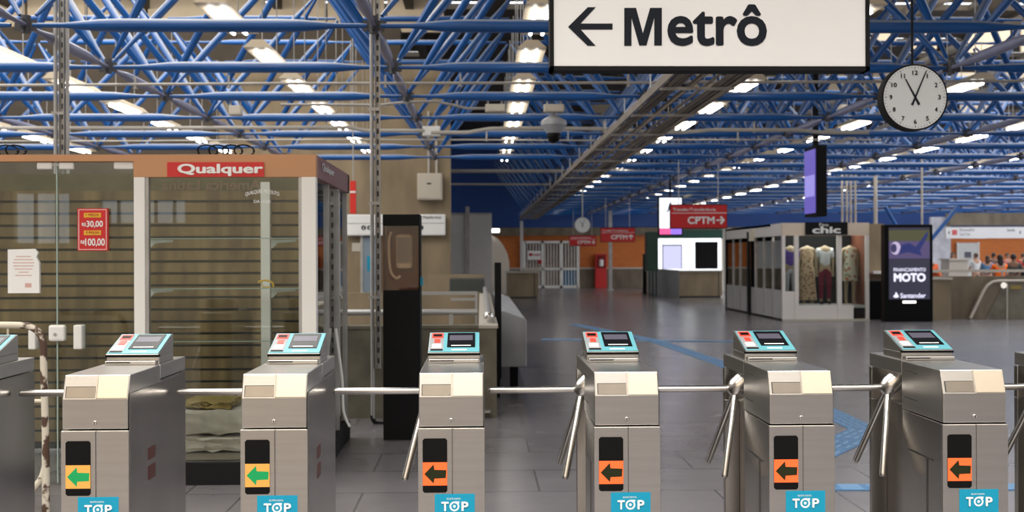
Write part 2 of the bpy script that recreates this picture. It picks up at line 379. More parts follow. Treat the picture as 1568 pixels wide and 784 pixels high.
def member_obj(kind, p, q):
    p = Vector(p); q = Vector(q); d = q - p; L = d.length; key = (kind, round(L, 3))
    if key not in protos:
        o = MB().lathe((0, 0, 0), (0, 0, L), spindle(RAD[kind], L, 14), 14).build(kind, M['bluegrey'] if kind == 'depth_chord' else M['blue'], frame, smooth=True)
        protos[key] = o
    else:
        o = protos[key].copy(); C.objects.link(o)
    o.location = p; o.rotation_mode = 'QUATERNION'; o.rotation_quaternion = d.to_track_quat('Z', 'Y'); o.parent = frame
def seen_first(mm):                              # members with their middle in the frame, nearest first
    c = (Vector(mm[0]) + Vector(mm[1])) / 2; ok = inview(c.x, c.y, c.z, 0)
    d = MCAM.to_3x3().inverted() @ (c - Vector((0, 0, CAMZ))); px = abs(FPX*d.x/(-d.z)); py = 392 - FPX*d.y/(-d.z)
    return (0 if (px < 860 and py > -60) else 1, c.y)
for kind in ('chord_tube', 'depth_chord', 'diagonal_tube', 'top_chord'):
    ms = sorted(members[kind], key=seen_first)
    for p, q in ms[:100]: member_obj(kind, p, q)
    if ms[100:]:
        mb = MB()
        for p, q in ms[100:]:
            L = (Vector(q)-Vector(p)).length; mb.lathe(p, q, spindle(RAD[kind], L, 7, True), 7, caps=False)
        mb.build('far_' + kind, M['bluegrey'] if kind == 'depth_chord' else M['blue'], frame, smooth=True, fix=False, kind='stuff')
nodes = sorted(members['connector_node'], key=lambda c: c[1])
nproto = None
for c in nodes[:100]:
    if nproto is None:
        nm = MB(); nm.tube((0, 0, -0.07), (0, 0, 0.09), 0.045, 10); nm.box(-0.1, 0.1, -0.012, 0.012, -0.05, 0.05); nm.box(-0.012, 0.012, -0.1, 0.1, -0.05, 0.05)
        nproto = nm.build('connector_node', M['node'], frame, fix=False); nproto.location = c
    else:
        o = nproto.copy(); C.objects.link(o); o.location = c; o.parent = frame
mb = MB()
for c in nodes[100:]: mb.box(c[0]-0.05, c[0]+0.05, c[1]-0.05, c[1]+0.05, c[2]-0.06, c[2]+0.08)
if mb.v: mb.build('far_connector_node', M['node'], frame, fix=False, kind='stuff')

# ------------------------------------------------------------ ceiling light fixtures, hung mid-cell
def ordinal(n): return ['nearest', 'second nearest', 'third nearest', 'fourth nearest', 'fifth nearest', 'sixth nearest', 'seventh nearest', 'eighth nearest', 'ninth nearest', 'tenth nearest', 'eleventh nearest', 'twelfth nearest', 'thirteenth nearest', 'fourteenth nearest', 'fifteenth nearest', 'sixteenth nearest', 'seventeenth nearest', 'eighteenth nearest', 'nineteenth nearest', 'twentieth nearest'][n]
fixp = None
ROWS = {-2: 'outermost row over the left kiosk', -1: 'row rising from the orange-framed kiosk', 0: 'row above the steel strut pole', 1: 'row above the dome camera', 2: 'row right of the cable tray', 3: 'row passing behind the hanging clock', 4: 'row right of the hanging clock', 5: 'row over the people at the railing'}
ZL = 4.05
for r in range(-2, 6):
    x = X0 + XS*(r-0.5); n = 0
    for j in range(-1, 20):
        yy = Y0 + YS*(j+0.5)
        if (r == 1 and yy > 30) or yy > YF-1.5 or (yy > YW-1 and x < xw): continue
        if not inview(x, yy, ZL, 8): continue
        d = MCAM.to_3x3().inverted() @ (Vector((x, yy, ZL)) - Vector((0, 0, CAMZ)))
        if not (-20 < W/2 + FPX*d.x/(-d.z) < W+20): continue
        if fixp is None:
            fixp = empty('ceiling_light', (0, 0, 0))
            h = MB().prism_xz([(-0.17, 0), (-0.07, 0.09), (0.07, 0.09), (0.17, 0)], -0.8, 0.8); h.build('lamp_housing', M['housing'], fixp)
            for sx in (-0.065, 0.065): MB().tube((sx, -0.6, -0.035), (sx, 0.6, -0.035), 0.019, 8).build('lamp_tube', M['tubelit'], fixp, fix=False)
            for sy in (-0.5, 0.5): MB().tube((0, sy, 0.09), (0, sy, 1.9), 0.008, 5).build('hanging_rod', M['galv'], fixp, fix=False)
            o = fixp
        else: o = copy_tree(fixp)
        o.location = (x, yy, ZL)
        if n < 20: tag(o, 'twin-tube strip light, %s in the %s' % (ordinal(n), ROWS[r]), 'ceiling light', 'strip lights in the ' + ROWS[r])
        else: tag(o, 'tiny distant strip light, far end of the %s' % ROWS[r], 'ceiling light', 'distant strip lights in the ' + ROWS[r])
        n += 1

# ------------------------------------------------------------ cable tray and conduits under the frame
tray = empty('cable_tray', (0, 0, 0), 0, 'long grey cable tray full of conduits running away under the ceiling', 'cable tray')
tx0, tx1 = 1.95, 2.75; tz = 3.42
rl = MB()
for x in (tx0, tx1): rl.box(x-0.012, x+0.012, 10, 58, tz, tz+0.09)
rl.build('side_rail', M['traycol'], tray, fix=False)
rg = MB(); y = 10.2
while y < 58: rg.box(tx0, tx1, y, y+0.04, tz-0.03, tz+0.0); y += 2.4
rg.build('rung', M['conduit'], tray, fix=False, kind='stuff')
for i in range(10):
    x = tx0 + 0.07 + i*0.075; dz = random.choice((0.03, 0.05, 0.09)); r = random.choice((0.018, 0.024, 0.03))
    pts = [(x + 0.03*math.sin(k*0.9+i), 10 + 4*k, tz+dz) for k in range(13)]
    MB().path(pts, r, 6).build('conduit', M['traycol'], tray, smooth=True, fix=False)
hg = MB(); y = Y0
while y < 58: hg.tube((tx0, y, tz), (tx0, y, ZC), 0.008, 5); hg.tube((tx1, y, tz), (tx1, y, ZC), 0.008, 5); y += YS
hg.build('tray_hanger', M['galv'], tray, fix=False, kind='stuff')
tray2 = empty('cable_tray', (0, 0, 0), 0, 'thin cable tray sloping across the ceiling toward the white screen', 'cable tray')
a = at(1555, 120, 22); b = at(1000, 318, 45)
for i in range(4): MB().path([a + Vector((i*0.07, 0, 0.02*(i % 2))), b + Vector((i*0.07, 0, 0.02*(i % 2)))], 0.02, 6).build('conduit', M['conduit'], tray2, fix=False)

def crossing(name, label, pts, r, m, hang=None, cat='conduit'):
    c = empty(name, (0, 0, 0), 0, label, cat)
    MB().path(pts, r, 8).build('pipe', m, c, smooth=True, fix=False)
    for p in (hang or []):
        h = MB(); h.box(p.x-0.012, p.x+0.012, p.y-0.01, p.y+0.01, p.z-r, max(p.z+0.12, ZC-0.05)); h.box(p.x-0.02, p.x+0.02, p.y-r-0.01, p.y+r+0.01, p.z-r-0.012, p.z-r)
        h.build('pipe_clamp', M['conduit'], c, fix=False)
    return c
def line(pxs, Y): return [at(px, py, Y) for px, py in pxs]
crossing('conduit', 'thin cream conduit straight across the ceiling, highest of the cross conduits', line([(-30, 131), (400, 128), (835, 127), (1150, 126), (1600, 124)], 13.9), 0.017, M['conduit'], line([(207, 132), (350, 131), (590, 130), (705, 129), (962, 129), (1235, 128)], 13.9))
crossing('conduit', 'thin conduit bending up toward the junction box at the truss node', line([(430, 160), (580, 161), (615, 157), (665, 155), (690, 160), (715, 166), (745, 166)], 16.0), 0.018, M['conduit'], line([(590, 161), (700, 160)], 16))
crossing('conduit', 'thick pale conduit running left from the white junction box', line([(-30, 196), (200, 196), (535, 195), (560, 200), (650, 200)], 18.2), 0.028, M['conduit'], line([(90, 196), (220, 196), (500, 195)], 18.2))
crossing('conduit', 'thick pale conduit running right past the dome camera to the clock', line([(660, 203), (715, 203), (750, 197), (835, 196), (950, 198), (1000, 203), (1040, 203), (1090, 199), (1220, 199), (1260, 203), (1330, 203)], 18.2), 0.03, M['conduit'], line([(925, 199), (1155, 199)], 18.2))
crossing('conduit', 'lower thin conduit hung behind the dome camera', line([(690, 214), (900, 215), (1100, 214), (1350, 214)], 19.5), 0.014, M['conduit'], line([(745, 214), (870, 214), (1130, 214)], 19.5))
crossing('conduit', 'conduit crossing just above the top of the left kiosk', line([(-30, 216), (200, 216), (420, 214), (680, 214)], 19.8), 0.014, M['conduit'])
crossing('conduit', 'grey twin conduit crossing the blue ceiling above the white partition', line([(690, 262), (860, 262), (1000, 263)], 31), 0.05, M['galv'])
crossing('conduit', 'distant conduit crossing behind the cable tray', line([(690, 282), (1000, 283), (1250, 280)], 36), 0.03, M['conduit'])
crossing('conduit', 'pale conduit running right from the clock to the right edge', line([(1300, 170), (1340, 160), (1460, 150), (1600, 146)], 17), 0.02, M['conduit'])

def hung_box(label, x0, x1, y0, y1, Y, mt, rods, cat='junction box'):
    a = at(x0, y1, Y); b = at(x1, y0, Y); e = empty('junction_box', (0, 0, 0), 0, label, cat)
    MB().box(a.x, b.x, Y, Y+0.14, a.z, b.z).build('box_body', mt, e, bevel=0.01)
    MB().box(a.x+0.015, b.x-0.015, Y-0.008, Y, a.z+0.015, b.z-0.015).build('box_cover', mt, e)
    for rp in rods:
        x = X_(rp, Y); MB().box(x-0.013, x+0.013, Y+0.05, Y+0.07, b.z, ZC).build('hanger_strap', M['galv'], e)
    return e
M['boxw'] = mat('cream_box', (0.55, 0.50, 0.42), 0.5)
hung_box('cream ceiling box on two straps left of the dome camera', 743, 774, 159, 171, 15.76, M['boxw'], (748, 769))
hung_box('cream ceiling box on two straps directly above the dome camera', 833, 864, 159, 171, 15.76, M['boxw'], (839, 860))
hung_box('small white box where the pale conduits meet at the truss', 647, 674, 193, 208, 18.2, M['white'], (655,))
hung_box('small grey box clamped between two straps above the left kiosk', 350, 369, 161, 176, 15.76, M['boxw'], (352, 367))
# dome camera
dc = at(848, 190, 15.9); e = empty('security_camera', (dc.x, dc.y, 0), 0, 'round dome security camera hanging under the ceiling conduits', 'security camera')
s = 15.9/1800
MB().lathe((0, 0, at(848, 176, 15.9).z), (0, 0, at(848, 204, 15.9).z), [(0, 5*s), (0.12, 10*s), (0.3, 19*s), (0.55, 20*s), (0.8, 15*s), (1, 11*s)], 20).build('camera_housing', M['greyp'], e, smooth=True)
MB().sphere((0, 0, at(848, 208, 15.9).z), 10.5*s, 16, 10, sz=1.1).build('dome_lens', M['black'], e, smooth=True)
MB().tube((0, 0, at(848, 177, 15.9).z), (0, 0, at(848, 171, 15.9).z), 0.02, 8).build('mount_pole', M['galv'], e)

# ------------------------------------------------------------ turnstiles
def reader_parts(root):
    rd = MB(); rd.box(-0.123, 0.123, 0.545, 0.80, 1.10, 1.135); rd.build('reader_plinth', M['steel'], root, bevel=0.003)
    MB().box(-0.118, 0.118, 0.50, 0.545, 1.10, 1.118).build('coin_slot_block', M['steel'], root, bevel=0.003)
    MB().box(-0.112, 0.0, 0.4985, 0.503, 1.108, 1.113).build('coin_slot', M['black'], root)
    c = MB().prism_yz([(0.53, 1.14), (0.53, 1.147), (0.78, 1.225), (0.80, 1.225), (0.80, 1.135), (0.55, 1.135)], -0.123, 0.123).build('reader_console', M['steel'], root, bevel=0.003)
    MB().box(-0.1235, 0.1235, 0.528, 0.56, 1.133, 1.1445).build('console_edge', M['black'], c)
    # sloped face plane: from (y .53, z 1.147) to (y .78, z 1.225)
    O = Vector((0, 0.53, 1.147)); V = Vector((0, 0.25, 0.078)); L = V.length; V.normalize(); N_ = Vector((0, -V.z, V.y)); 
    def slab(u0, u1, v0, v1, t0, t1):
        pts = []
        for t in (t0, t1):
            for (u, v) in ((u0, v0), (u1, v0), (u1, v1), (u0, v1)):
                pts.append(O + Vector((u, 0, 0)) + V*(v*L) + N_*t)
        return MB().hexa(pts)
    f = slab(-0.12, 0.12, 0.02, 0.98, 0, 0.003).build('reader_face', M['teal'], c)
    slab(-0.118, -0.052, 0.06, 0.95, 0.003, 0.004).build('card_pad', M['greyp'], f, label='light grey card reading strip')
    slab(-0.110, -0.056, 0.68, 0.92, 0.004, 0.006).build('red_display', M['redlit'], f)
    slab(-0.104, -0.062, 0.74, 0.86, 0.006, 0.007).build('display_window', M['black'], f)
    rb = slab(-0.097, -0.068, 0.44, 0.62, 0.004, 0.006).build('red_card_mark', M['redlit'], f)
    slab(-0.106, -0.062, 0.20, 0.38, 0.004, 0.005).build('white_card_label', M['whitel'], f)
    slab(-0.112, -0.054, 0.06, 0.13, 0.004, 0.005).build('black_strip', M['black'], f)
    slab(-0.034, 0.100, 0.22, 0.93, 0.003, 0.006).build('screen', M['screen'], f, label='black reader screen')
    slab(-0.024, 0.088, 0.55, 0.80, 0.006, 0.0065).build('screen_window', M['lcd'], f)
    slab(-0.015, 0.080, 0.27, 0.31, 0.006, 0.0065).build('screen_text_line', M['whitel'], f)
    slab(-0.012, 0.060, 0.08, 0.13, 0.003, 0.004).build('white_strip', M['whitel'], f)
def make_turnstile(green):
    t = empty('turnstile', (0, 0, 0))
    b = MB()
    b.prism_xy([(-0.142, 0), (0.139, 0), (0.139, 0.96), (-0.142, 0.96), (-0.142, 0.92), (-0.07, 0.91), (-0.07, 0.60), (-0.135, 0.50)], 0, 0.868)
    b.box(-0.07, 0.139, 0.5, 0.93, 0.868, 1.03); b.box(-0.142, 0.139, 0.92, 0.96, 0.868, 1.03)
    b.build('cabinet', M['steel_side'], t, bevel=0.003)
    fp = MB(); fp.box(-0.143, 0.0025, -0.006, 0.01, 0.0, 0.866); fp.build('front_door', M['steel'], t, bevel=0.002)
    fp = MB(); fp.box(0.0055, 0.143, -0.006, 0.01, 0.0, 0.866); fp.build('front_door', M['steel'], t, bevel=0.002)
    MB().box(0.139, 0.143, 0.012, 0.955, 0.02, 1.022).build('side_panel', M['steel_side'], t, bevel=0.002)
    # head
    MB().prism_yz([(0.0, 0.873), (0.0, 1.0), (0.035, 1.10), (0.5, 1.10), (0.5, 0.873)], -0.139, 0.138).build('head', M['steel'], t, bevel=0.004)
    MB().box(-0.1385, 0.1405, 0.502, 0.962, 1.034, 1.10).build('lid', M['steel'], t, bevel=0.003)
    # sloped head front: plates
    O = Vector((0, 0.0, 1.0)); V = Vector((0, 0.035, 0.10)); N_ = Vector((0, -0.944, 0.33))
    def hp(u0, u1, v0, v1, t0, t1):
        pts = []
        for tt in (t0, t1):
            for (u, v) in ((u0, v0), (u1, v0), (u1, v1), (u0, v1)): pts.append(O + Vector((u, 0, 0)) + V*v + N_*tt)
        return MB().hexa(pts)
    hp(0.006, 0.134, 0.03, 0.97, 0, 0.004).build('access_plate', M['steel_plate'], t, bevel=0.001, label='metal plate with a warm reflection tinted in')
    hp(0.001, 0.006, 0.0, 1.0, 0, 0.006).build('plate_edge', M['chrome'], t)
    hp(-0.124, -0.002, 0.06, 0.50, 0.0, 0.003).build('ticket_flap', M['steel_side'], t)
    hp(-0.124, -0.002, 0.50, 0.52, 0.0, 0.0035).build('flap_seam', M['seam'], t)
    hp(-0.127, -0.124, 0.06, 0.52, 0.0, 0.0035).build('flap_seam', M['seam'], t)
    lk = MB().lathe((-0.002, 0.001, 0.90), (-0.002, -0.008, 0.90), [(0, 0.010), (0.6, 0.010), (1, 0.008)], 14).build('lock', M['chrome'], t, smooth=True)
    MB().box(-0.003, -0.001, -0.0095, -0.008, 0.894, 0.906).build('keyhole', M['black'], lk)
    for (y0, y1, z0) in ((0.30, 0.46, 1.055), (0.30, 0.46, 0.93)): MB().box(-0.1402, -0.138, y0, y1, z0, z0+0.004).build('side_seam', M['seam'], t)
    MB().box(-0.1435, -0.141, 0.12, 0.42, 0.690, 0.694).build('side_seam', M['seam'], t)
    MB().box(-0.1435, -0.141, 0.18, 0.184, 0.05, 0.69).build('side_seam', M['seam'], t)
    # signal window
    sp = [( -0.123+0.008, 0.592), (-0.018-0.008, 0.592), (-0.018, 0.600), (-0.018, 0.816), (-0.026, 0.824), (-0.115, 0.824), (-0.123, 0.816), (-0.123, 0.600)]
    w = MB().prism_xz(sp, -0.0085, -0.004).build('signal_window', M['black'], t)
    MB().box(-0.1225, -0.0185, -0.0095, -0.0085, 0.623, 0.722).build('lit_panel', M['yellow_lit' if green else 'orange_lit'], w)
    cz = 0.6725
    MB().prism_xz([(-0.116, cz), (-0.076, cz-0.041), (-0.073, cz-0.020), (-0.024, cz-0.018), (-0.022, cz+0.016), (-0.073, cz+0.018), (-0.076, cz+0.041)], -0.0105, -0.0095).build('arrow', M['arrow_green' if green else 'arrow_dark'], w, label='green arrow' if green else 'dark arrow')
    # sticker
    st = MB().box(-0.072, 0.099, -0.0075, -0.006, 0.425, 0.586).build('sticker', M['sticker'], t)
    lettering('T', M['whitel'], st, (-0.044, -0.0082, 0.513), XU, ZU, 0.032, 0.040, 0.03)
    lettering('P', M['whitel'], st, (0.042, -0.0082, 0.513), XU, ZU, 0.030, 0.040, 0.03)
    ring = MB(); n = 24
    for k, (ra, rb) in enumerate(((0.014, 0.021), (0.0, 0.006))):
        vs = []; 
        for i in range(n):
            th = 2*math.pi*i/n; vs.append((0.012+rb*math.cos(th), -0.0082, 0.533+rb*math.sin(th))); vs.append((0.012+ra*math.cos(th), -0.0082, 0.533+ra*math.sin(th)))
        ring.add(vs, [(2*i, 2*((i+1) % n), 2*((i+1) % n)+1, 2*i+1) for i in range(n)])
    ring.box(0.012, 0.033, -0.0084, -0.0080, 0.546, 0.554)
    ring.build('ring_emblem', M['whitel'], st, fix=False)
    lettering('BILHETE DIGITAL', M['whitel'], st, (-0.020, -0.0082, 0.562), XU, ZU, 0.060, 0.007, 0.0)
    reader_parts(t)
    # tripod
    hub = Vector((-0.125, 0.70, 0.955)); ax = Vector((-0.75, 0, -0.66)).normalized()
    MB().lathe(hub - ax*0.09, hub + ax*0.05, [(0, 0.05), (0.6, 0.05), (0.7, 0.047), (0.92, 0.036), (1, 0.02)], 20).build('hub', M['chrome'], t, smooth=True)
    for d in (Vector((-1, 0, 0)), Vector((-0.22, -0.44, -0.87)), Vector((-0.22, 0.44, -0.87))):
        d.normalize(); st_ = hub + ax*0.01 + d*0.02; L = 0.44
        a = MB().lathe(st_, st_ + d*L, [(0, 0.0165), (0.97, 0.0165), (0.99, 0.014), (1, 0.008)], 14).build('barrier_arm', M['chrome'], t, smooth=True)
    return t
t_green = make_turnstile(True); t_org = make_turnstile(False)
TL = [(-2.392, 'g', 'dark-sided turnstile cut off by the left edge of the picture'),
      (-1.636, 'g', 'steel turnstile with green arrow in front of the slatted kiosk wall'),
      (-0.880, 'g', 'steel turnstile with green arrow just right of the wrapped boxes'),
      (-0.125, 'o', 'steel turnstile with orange signal in front of the black phone pillar'),
      (0.630, 'o', 'steel turnstile with orange signal directly below the fixture row and ceiling sign arrow'),
      (1.386, 'o', 'steel turnstile with orange signal in front of the clothes shop kiosk'),
      (2.142, 'o', 'steel turnstile with orange signal in front of the digital ad totem'),
      (2.897, 'o', 'turnstile cut off by the right edge of the picture')]
TL[4] = (0.630, 'o', 'middle steel turnstile with orange signal standing alone against open floor')
used = {'g': False, 'o': False}
M['browntape'] = mat('brown_red_sticker', (0.10, 0.03, 0.025), 0.5)
for i, (x, k, lab) in enumerate(TL):
    src = t_green if k == 'g' else t_org
    o = src if not used[k] else copy_tree(src)
    used[k] = True
    o.location = (x, 5.04, 0); tag(o, lab, 'turnstile', 'row of ticket turnstiles')
    if i in (1, 2):
        for (z0, z1) in ((0.60, 0.665), (0.69, 0.745)): MB().box(0.1428, 0.144, 0.28, 0.40, z0, z1).build('side_sticker', M['browntape'], o)

# ------------------------------------------------------------ hanging metro sign
YS_ = 6.5
a = at(842, 108, YS_); b = at(1331, 106, YS_); zb = a.z; ztop = zb + 0.62
sg = empty('direction_sign', ((a.x+b.x)/2, YS_, 0), 0, 'large white hanging sign reading Metrô with a left arrow', 'sign')
ox = (a.x+b.x)/2; sl = (b.z-a.z)/(b.x-a.x)*0
w2 = (b.x-a.x)/2
MB().box(-w2+0.02, w2-0.02, -0.002, 0.11, zb+0.025, ztop-0.025).build('sign_panel', M['signwhite'], sg)
fr = MB(); fr.box(-w2, w2, -0.012, 0.12, zb, zb+0.022); fr.box(-w2, w2, -0.012, 0.12, ztop-0.022, ztop); fr.box(-w2, -w2+0.022, -0.012, 0.12, zb, ztop); fr.box(w2-0.022, w2, -0.012, 0.12, zb, ztop)
fr.build('sign_frame', M['blackm'], sg, fix=False)
def S(px, py): v = at(px, py, YS_-0.006); return (v.x-ox, v.z)
ar = MB(); p = lambda *q: [S(*x) for x in q]
ar.prism_xz(p((870, 41), (900, 11), (912, 11), (889, 36), (938, 36), (938, 45), (889, 45), (912, 70), (900, 70)), -0.006, -0.002)
ar.build('arrow', M['ink'], sg)
a0 = S(955.5, 70.5); a1 = S(1174.5, 6.5); MB().prism_xz(p((956, 70), (956, 12), (974, 12), (984.5, 51), (995.5, 12), (1013.5, 12), (1013.5, 69.5), (1002, 69.5), (1002, 27), (990, 69.5), (979, 69.5), (967, 27), (967, 70)), -0.006, -0.002).build('letter_m', M['ink'], sg)
a0 = S(1022, 70.5); lettering('etrô', M['ink'], sg, (a0[0], -0.0035, a0[1]), XU, ZU, a1[0]-a0[0], a1[1]-a0[1], 0.024)
for sx in (-0.6, 0.6): MB().tube((sx, 0.05, ztop), (sx, 0.05, 7.9), 0.012, 8).build('hanging_rod', M['blackm'], sg)

# ------------------------------------------------------------ clocks
def clock(cx, cy, Y, rp, label, detailed=True, th=0.10):
    c = at(cx, cy, Y); s = Y/1800.0; r = rp*s
    e = empty('wall_clock', (c.x, Y, 0), 0, label, 'clock')
    MB().lathe((0, 0, c.z), (0, th, c.z), [(0, r*0.955), (0, r), (1, r), (1, r*0.9)], 48).build('clock_case', M['blackm'] if detailed else M['galv'], e, smooth=True)
    MB().lathe((0, -0.002, c.z), (0, 0.004, c.z), [(0, r*0.95), (1, r*0.95)], 48).build('dial', M['clockface'], e)
    tk = MB()
    for i in range(60):
        th_ = math.pi*2*i/60; l = 0.07 if i % 5 == 0 else 0.035; u = Vector((math.sin(th_), 0, math.cos(th_))); w = Vector((math.cos(th_), 0, -math.sin(th_)))
        hw = r*(0.006 if i % 5 else 0.009); o = Vector((0, -0.0035, c.z))
        tk.add([o+u*r*0.92+w*hw, o+u*r*0.92-w*hw, o+u*r*(0.92-l)-w*hw, o+u*r*(0.92-l)+w*hw], [(0, 1, 2, 3)])
    if detailed: tk.build('minute_marks', M['ink'], e, fix=False)
    def hand(ang, L, tail, w0, y):
        u = Vector((math.sin(R(ang)), 0, math.cos(R(ang)))); w = Vector((math.cos(R(ang)), 0, -math.sin(R(ang)))); o = Vector((0, y, c.z))
        MB().hexa([o-u*tail*r-w*w0*r, o-u*tail*r+w*w0*r, o+u*L*r+w*w0*r*0.45, o+u*L*r-w*w0*r*0.45] + [v+Vector((0, 0.002, 0)) for v in (o-u*tail*r-w*w0*r, o-u*tail*r+w*w0*r, o+u*L*r+w*w0*r*0.45, o+u*L*r-w*w0*r*0.45)]).build('clock_hand', M['ink'], e)
    hand(-28, 0.62, 0.26, 0.035, -0.008); hand(23, 0.86, 0.26, 0.032, -0.011)
    if detailed:
        for n in range(1, 13):
            u = Vector((math.sin(R(30*n)), 0, math.cos(R(30*n)))); h = 0.14*r; ww = h*(0.62 if n < 10 else 1.2)
            if n == 11: ww = h*0.9
            cc = Vector((0, -0.0035, c.z)) + u*r*0.735
            if n == 1: ww = h*0.25
            lettering(str(n), M['ink'], e, cc - Vector((ww/2, 0, h/2)), XU, ZU, ww, h, 0.03, name='numeral')
    else:
        tk.build('minute_marks', M['ink'], e, fix=False)
    MB().tube((0, th/2, c.z+r), (0, th/2, 6.0 if detailed else ZC), 0.009 if detailed else 0.02, 8).build('hanging_rod', M['blackm'] if detailed else M['galv'], e)
    return e
clock(1401, 149, 8.0, 51.5, 'large round clock with black rim hanging beside the Metrô sign')
clock(892, 344.5, 37, 12, 'small distant round clock hanging over the far barred gate', False)

# ------------------------------------------------------------ left kiosk
YK, YR = 8.32, 10.45
kx1 = X_(484, YK); kx0 = -4.75
kz = Z_(236.5, YK, 300)
ks = empty('glass_kiosk', (kx1, YK, 0), 0, 'tan-framed glass kiosk reading Qualquer with brown slatted wall', 'kiosk')
def kb(x0, x1, y0, y1, z0, z1, mb=None):
    return (mb or MB()).box(x0-kx1, x1-kx1, y0-YK, y1-YK, z0, z1)
def KX(px): return X_(px, YK)
def KZ(py, px=300): return Z_(py, YK, px)
m = MB(); xc1 = KX(205)
kb(xc1, kx1, YK, YK+0.10, KZ(271), kz, m); kb(kx0, xc1, YK, YK+0.10, KZ(247, 60), kz, m)
kb(kx0, kx1, YR-0.1, YR, KZ(271), kz, m); kb(kx0, kx0+0.1, YK, YR, KZ(271), kz, m)
m.build('fascia', M['fascia'], ks, fix=False)
kb(kx1-0.1, kx1, YK+0.1, YR, KZ(271), kz).build('side_fascia', M['maroon'], ks)
lettering('Qualquer', M['whitel'], ks, (0.004, 0.30, KZ(259)), (0, 1, 0), ZU, 0.7, 0.07, 0.02)
sgn = kb(KX(257), KX(405), YK-0.012, YK, KZ(271), KZ(248.5)).build('shop_sign', M['redsign'], ks)
lettering('Qualquer', M['whitel'], sgn, (KX(273)-kx1, -0.015, KZ(270)), XU, ZU, KX(404)-KX(273), KZ(251)-KZ(270), 0.035)
for (a, b) in ((205, 222), (462, 484)):
    kb(KX(a), KX(b), YK, YK+0.09, 0.0, KZ(271)).build('white_post', M['white'], ks, bevel=0.004)
kb(KX(222), KX(227), YK+0.01, YK+0.06, 0.15, KZ(271)).build('frame_strip', M['galv'], ks)
kb(KX(457), KX(462), YK+0.01, YK+0.06, 0.15, KZ(271)).build('frame_strip', M['galv'], ks)
xr0 = X_(401, YR-0.6); kb(xr0, xr0+0.075, YR-0.65, YR-0.58, 0.1, kz-0.1).build('white_post', M['white'], ks)
kb(kx0, KX(205), YK+0.03, YK+0.04, 0.02, KZ(247, 60)-0.005).build('door_glass', M['glass'], ks)
kb(KX(225), KX(460), YK+0.03, YK+0.04, 0.16, KZ(271)).build('display_glass', M['glass'], ks)
kb(KX(85)-0.004, KX(85)+0.004, YK+0.028, YK+0.042, 0.02, KZ(247, 60)).build('door_edge', M['shelfglass'], ks)
kb(KX(222), kx1, YK, YK+0.12, 0, 0.155).build('plinth', M['blackm'], ks)
kb(kx1-0.1, kx1, YK+0.12, YR, 0, 0.155).build('plinth', M['blackm'], ks)
# hinges, handles
for (x0, x1, y0, y1) in ((55, 79, 248, 259), (89, 112, 248, 259), (173, 204, 247, 259)):
    kb(KX(x0), KX(x1), YK+0.015, YK+0.05, KZ(y1, 60), KZ(y0, 60)).build('door_hinge', M['white'], ks, bevel=0.01)
kb(KX(79), KX(89), YK+0.02, YK+0.045, KZ(254, 60), KZ(250, 60)).build('hinge_pin', M['galv'], ks)
pl = kb(KX(73), KX(98), YK+0.0, YK+0.06, KZ(523, 60), KZ(498, 60)).build('lock_plate', M['white'], ks, bevel=0.015)
MB().tube((KX(84)-kx1, -0.004, KZ(511)), (KX(84)-kx1, 0.0, KZ(511)), 0.012, 10).build('keyhole', M['galv'], pl)
for (x0, x1, y0, y1) in ((113, 126, 498, 535), (44, 55, 505, 535)):
    kb(KX(x0), KX(x1), YK-0.02, YK+0.07, KZ(y1, 60), KZ(y0, 60)).build('door_handle', M['white'], ks, bevel=0.008)
# slat wall
YSl = 9.85; sw = MB(); xs_0, xs_1 = kx0+0.1, X_(458, YSl); z = KZ(271)+0.02
zt_ = Z_(292, YSl, 200); k = 0
while zt_ - 0.1 > 0.05:
    kb(xs_0, xs_1, YSl, YSl+0.02, zt_-0.079, zt_, sw); zt_ -= 0.1
sw.build('slat_board', M['slat'], ks, fix=False)
kb(xs_0, xs_1, YSl+0.02, YSl+0.035, 0.02, Z_(292, YSl, 200)).build('backing_board', M['seam'], ks)
kb(xs_0, xs_1, YSl+0.0, YSl+0.035, Z_(292, YSl, 200), Z_(266, YSl, 200)).build('upper_board', mat('olive_board', (0.10, 0.085, 0.04), 0.6, noise=0.2), ks)
lettering('America Latina', mat('ghost_lettering', (0.20, 0.12, 0.07), 0.5), ks, (X_(248, YSl)-kx1, YSl-YK-0.004, Z_(290, YSl)), XU, ZU, X_(400, YSl)-X_(248, YSl), 0.085, 0.02, mirror=True)
# glass shelves and brackets in the right bay
for py in (365, 440, 519):
    kb(KX(228), KX(456), YK+0.5, YK+0.95, KZ(py)-0.0, KZ(py)+0.006).build('glass_shelf', M['shelfglass'], ks) if False else None
    zz = Z_(py, YK+0.75)
    kb(X_(232, YK+0.75), X_(464, YK+0.75), YK+0.6, YK+0.9, zz, zz+0.007).build('glass_shelf', M['glassside'], ks)
    kb(X_(232, YK+0.75), X_(464, YK+0.75), YK+0.597, YK+0.6, zz, zz+0.007).build('shelf_edge', M['shelfglass'], ks)
    for px in (228, 416):
        xx = X_(px, YK+0.75)-kx1
        if py != 519:
            m = MB().prism_xz([(xx, zz-0.004), (xx+0.19, zz-0.004), (xx+0.19, zz-0.02), (xx+0.05, zz-0.03), (xx+0.012, zz-0.07), (xx, zz-0.07)], 0.72, 0.735); m.build('shelf_bracket', M['white'], ks)
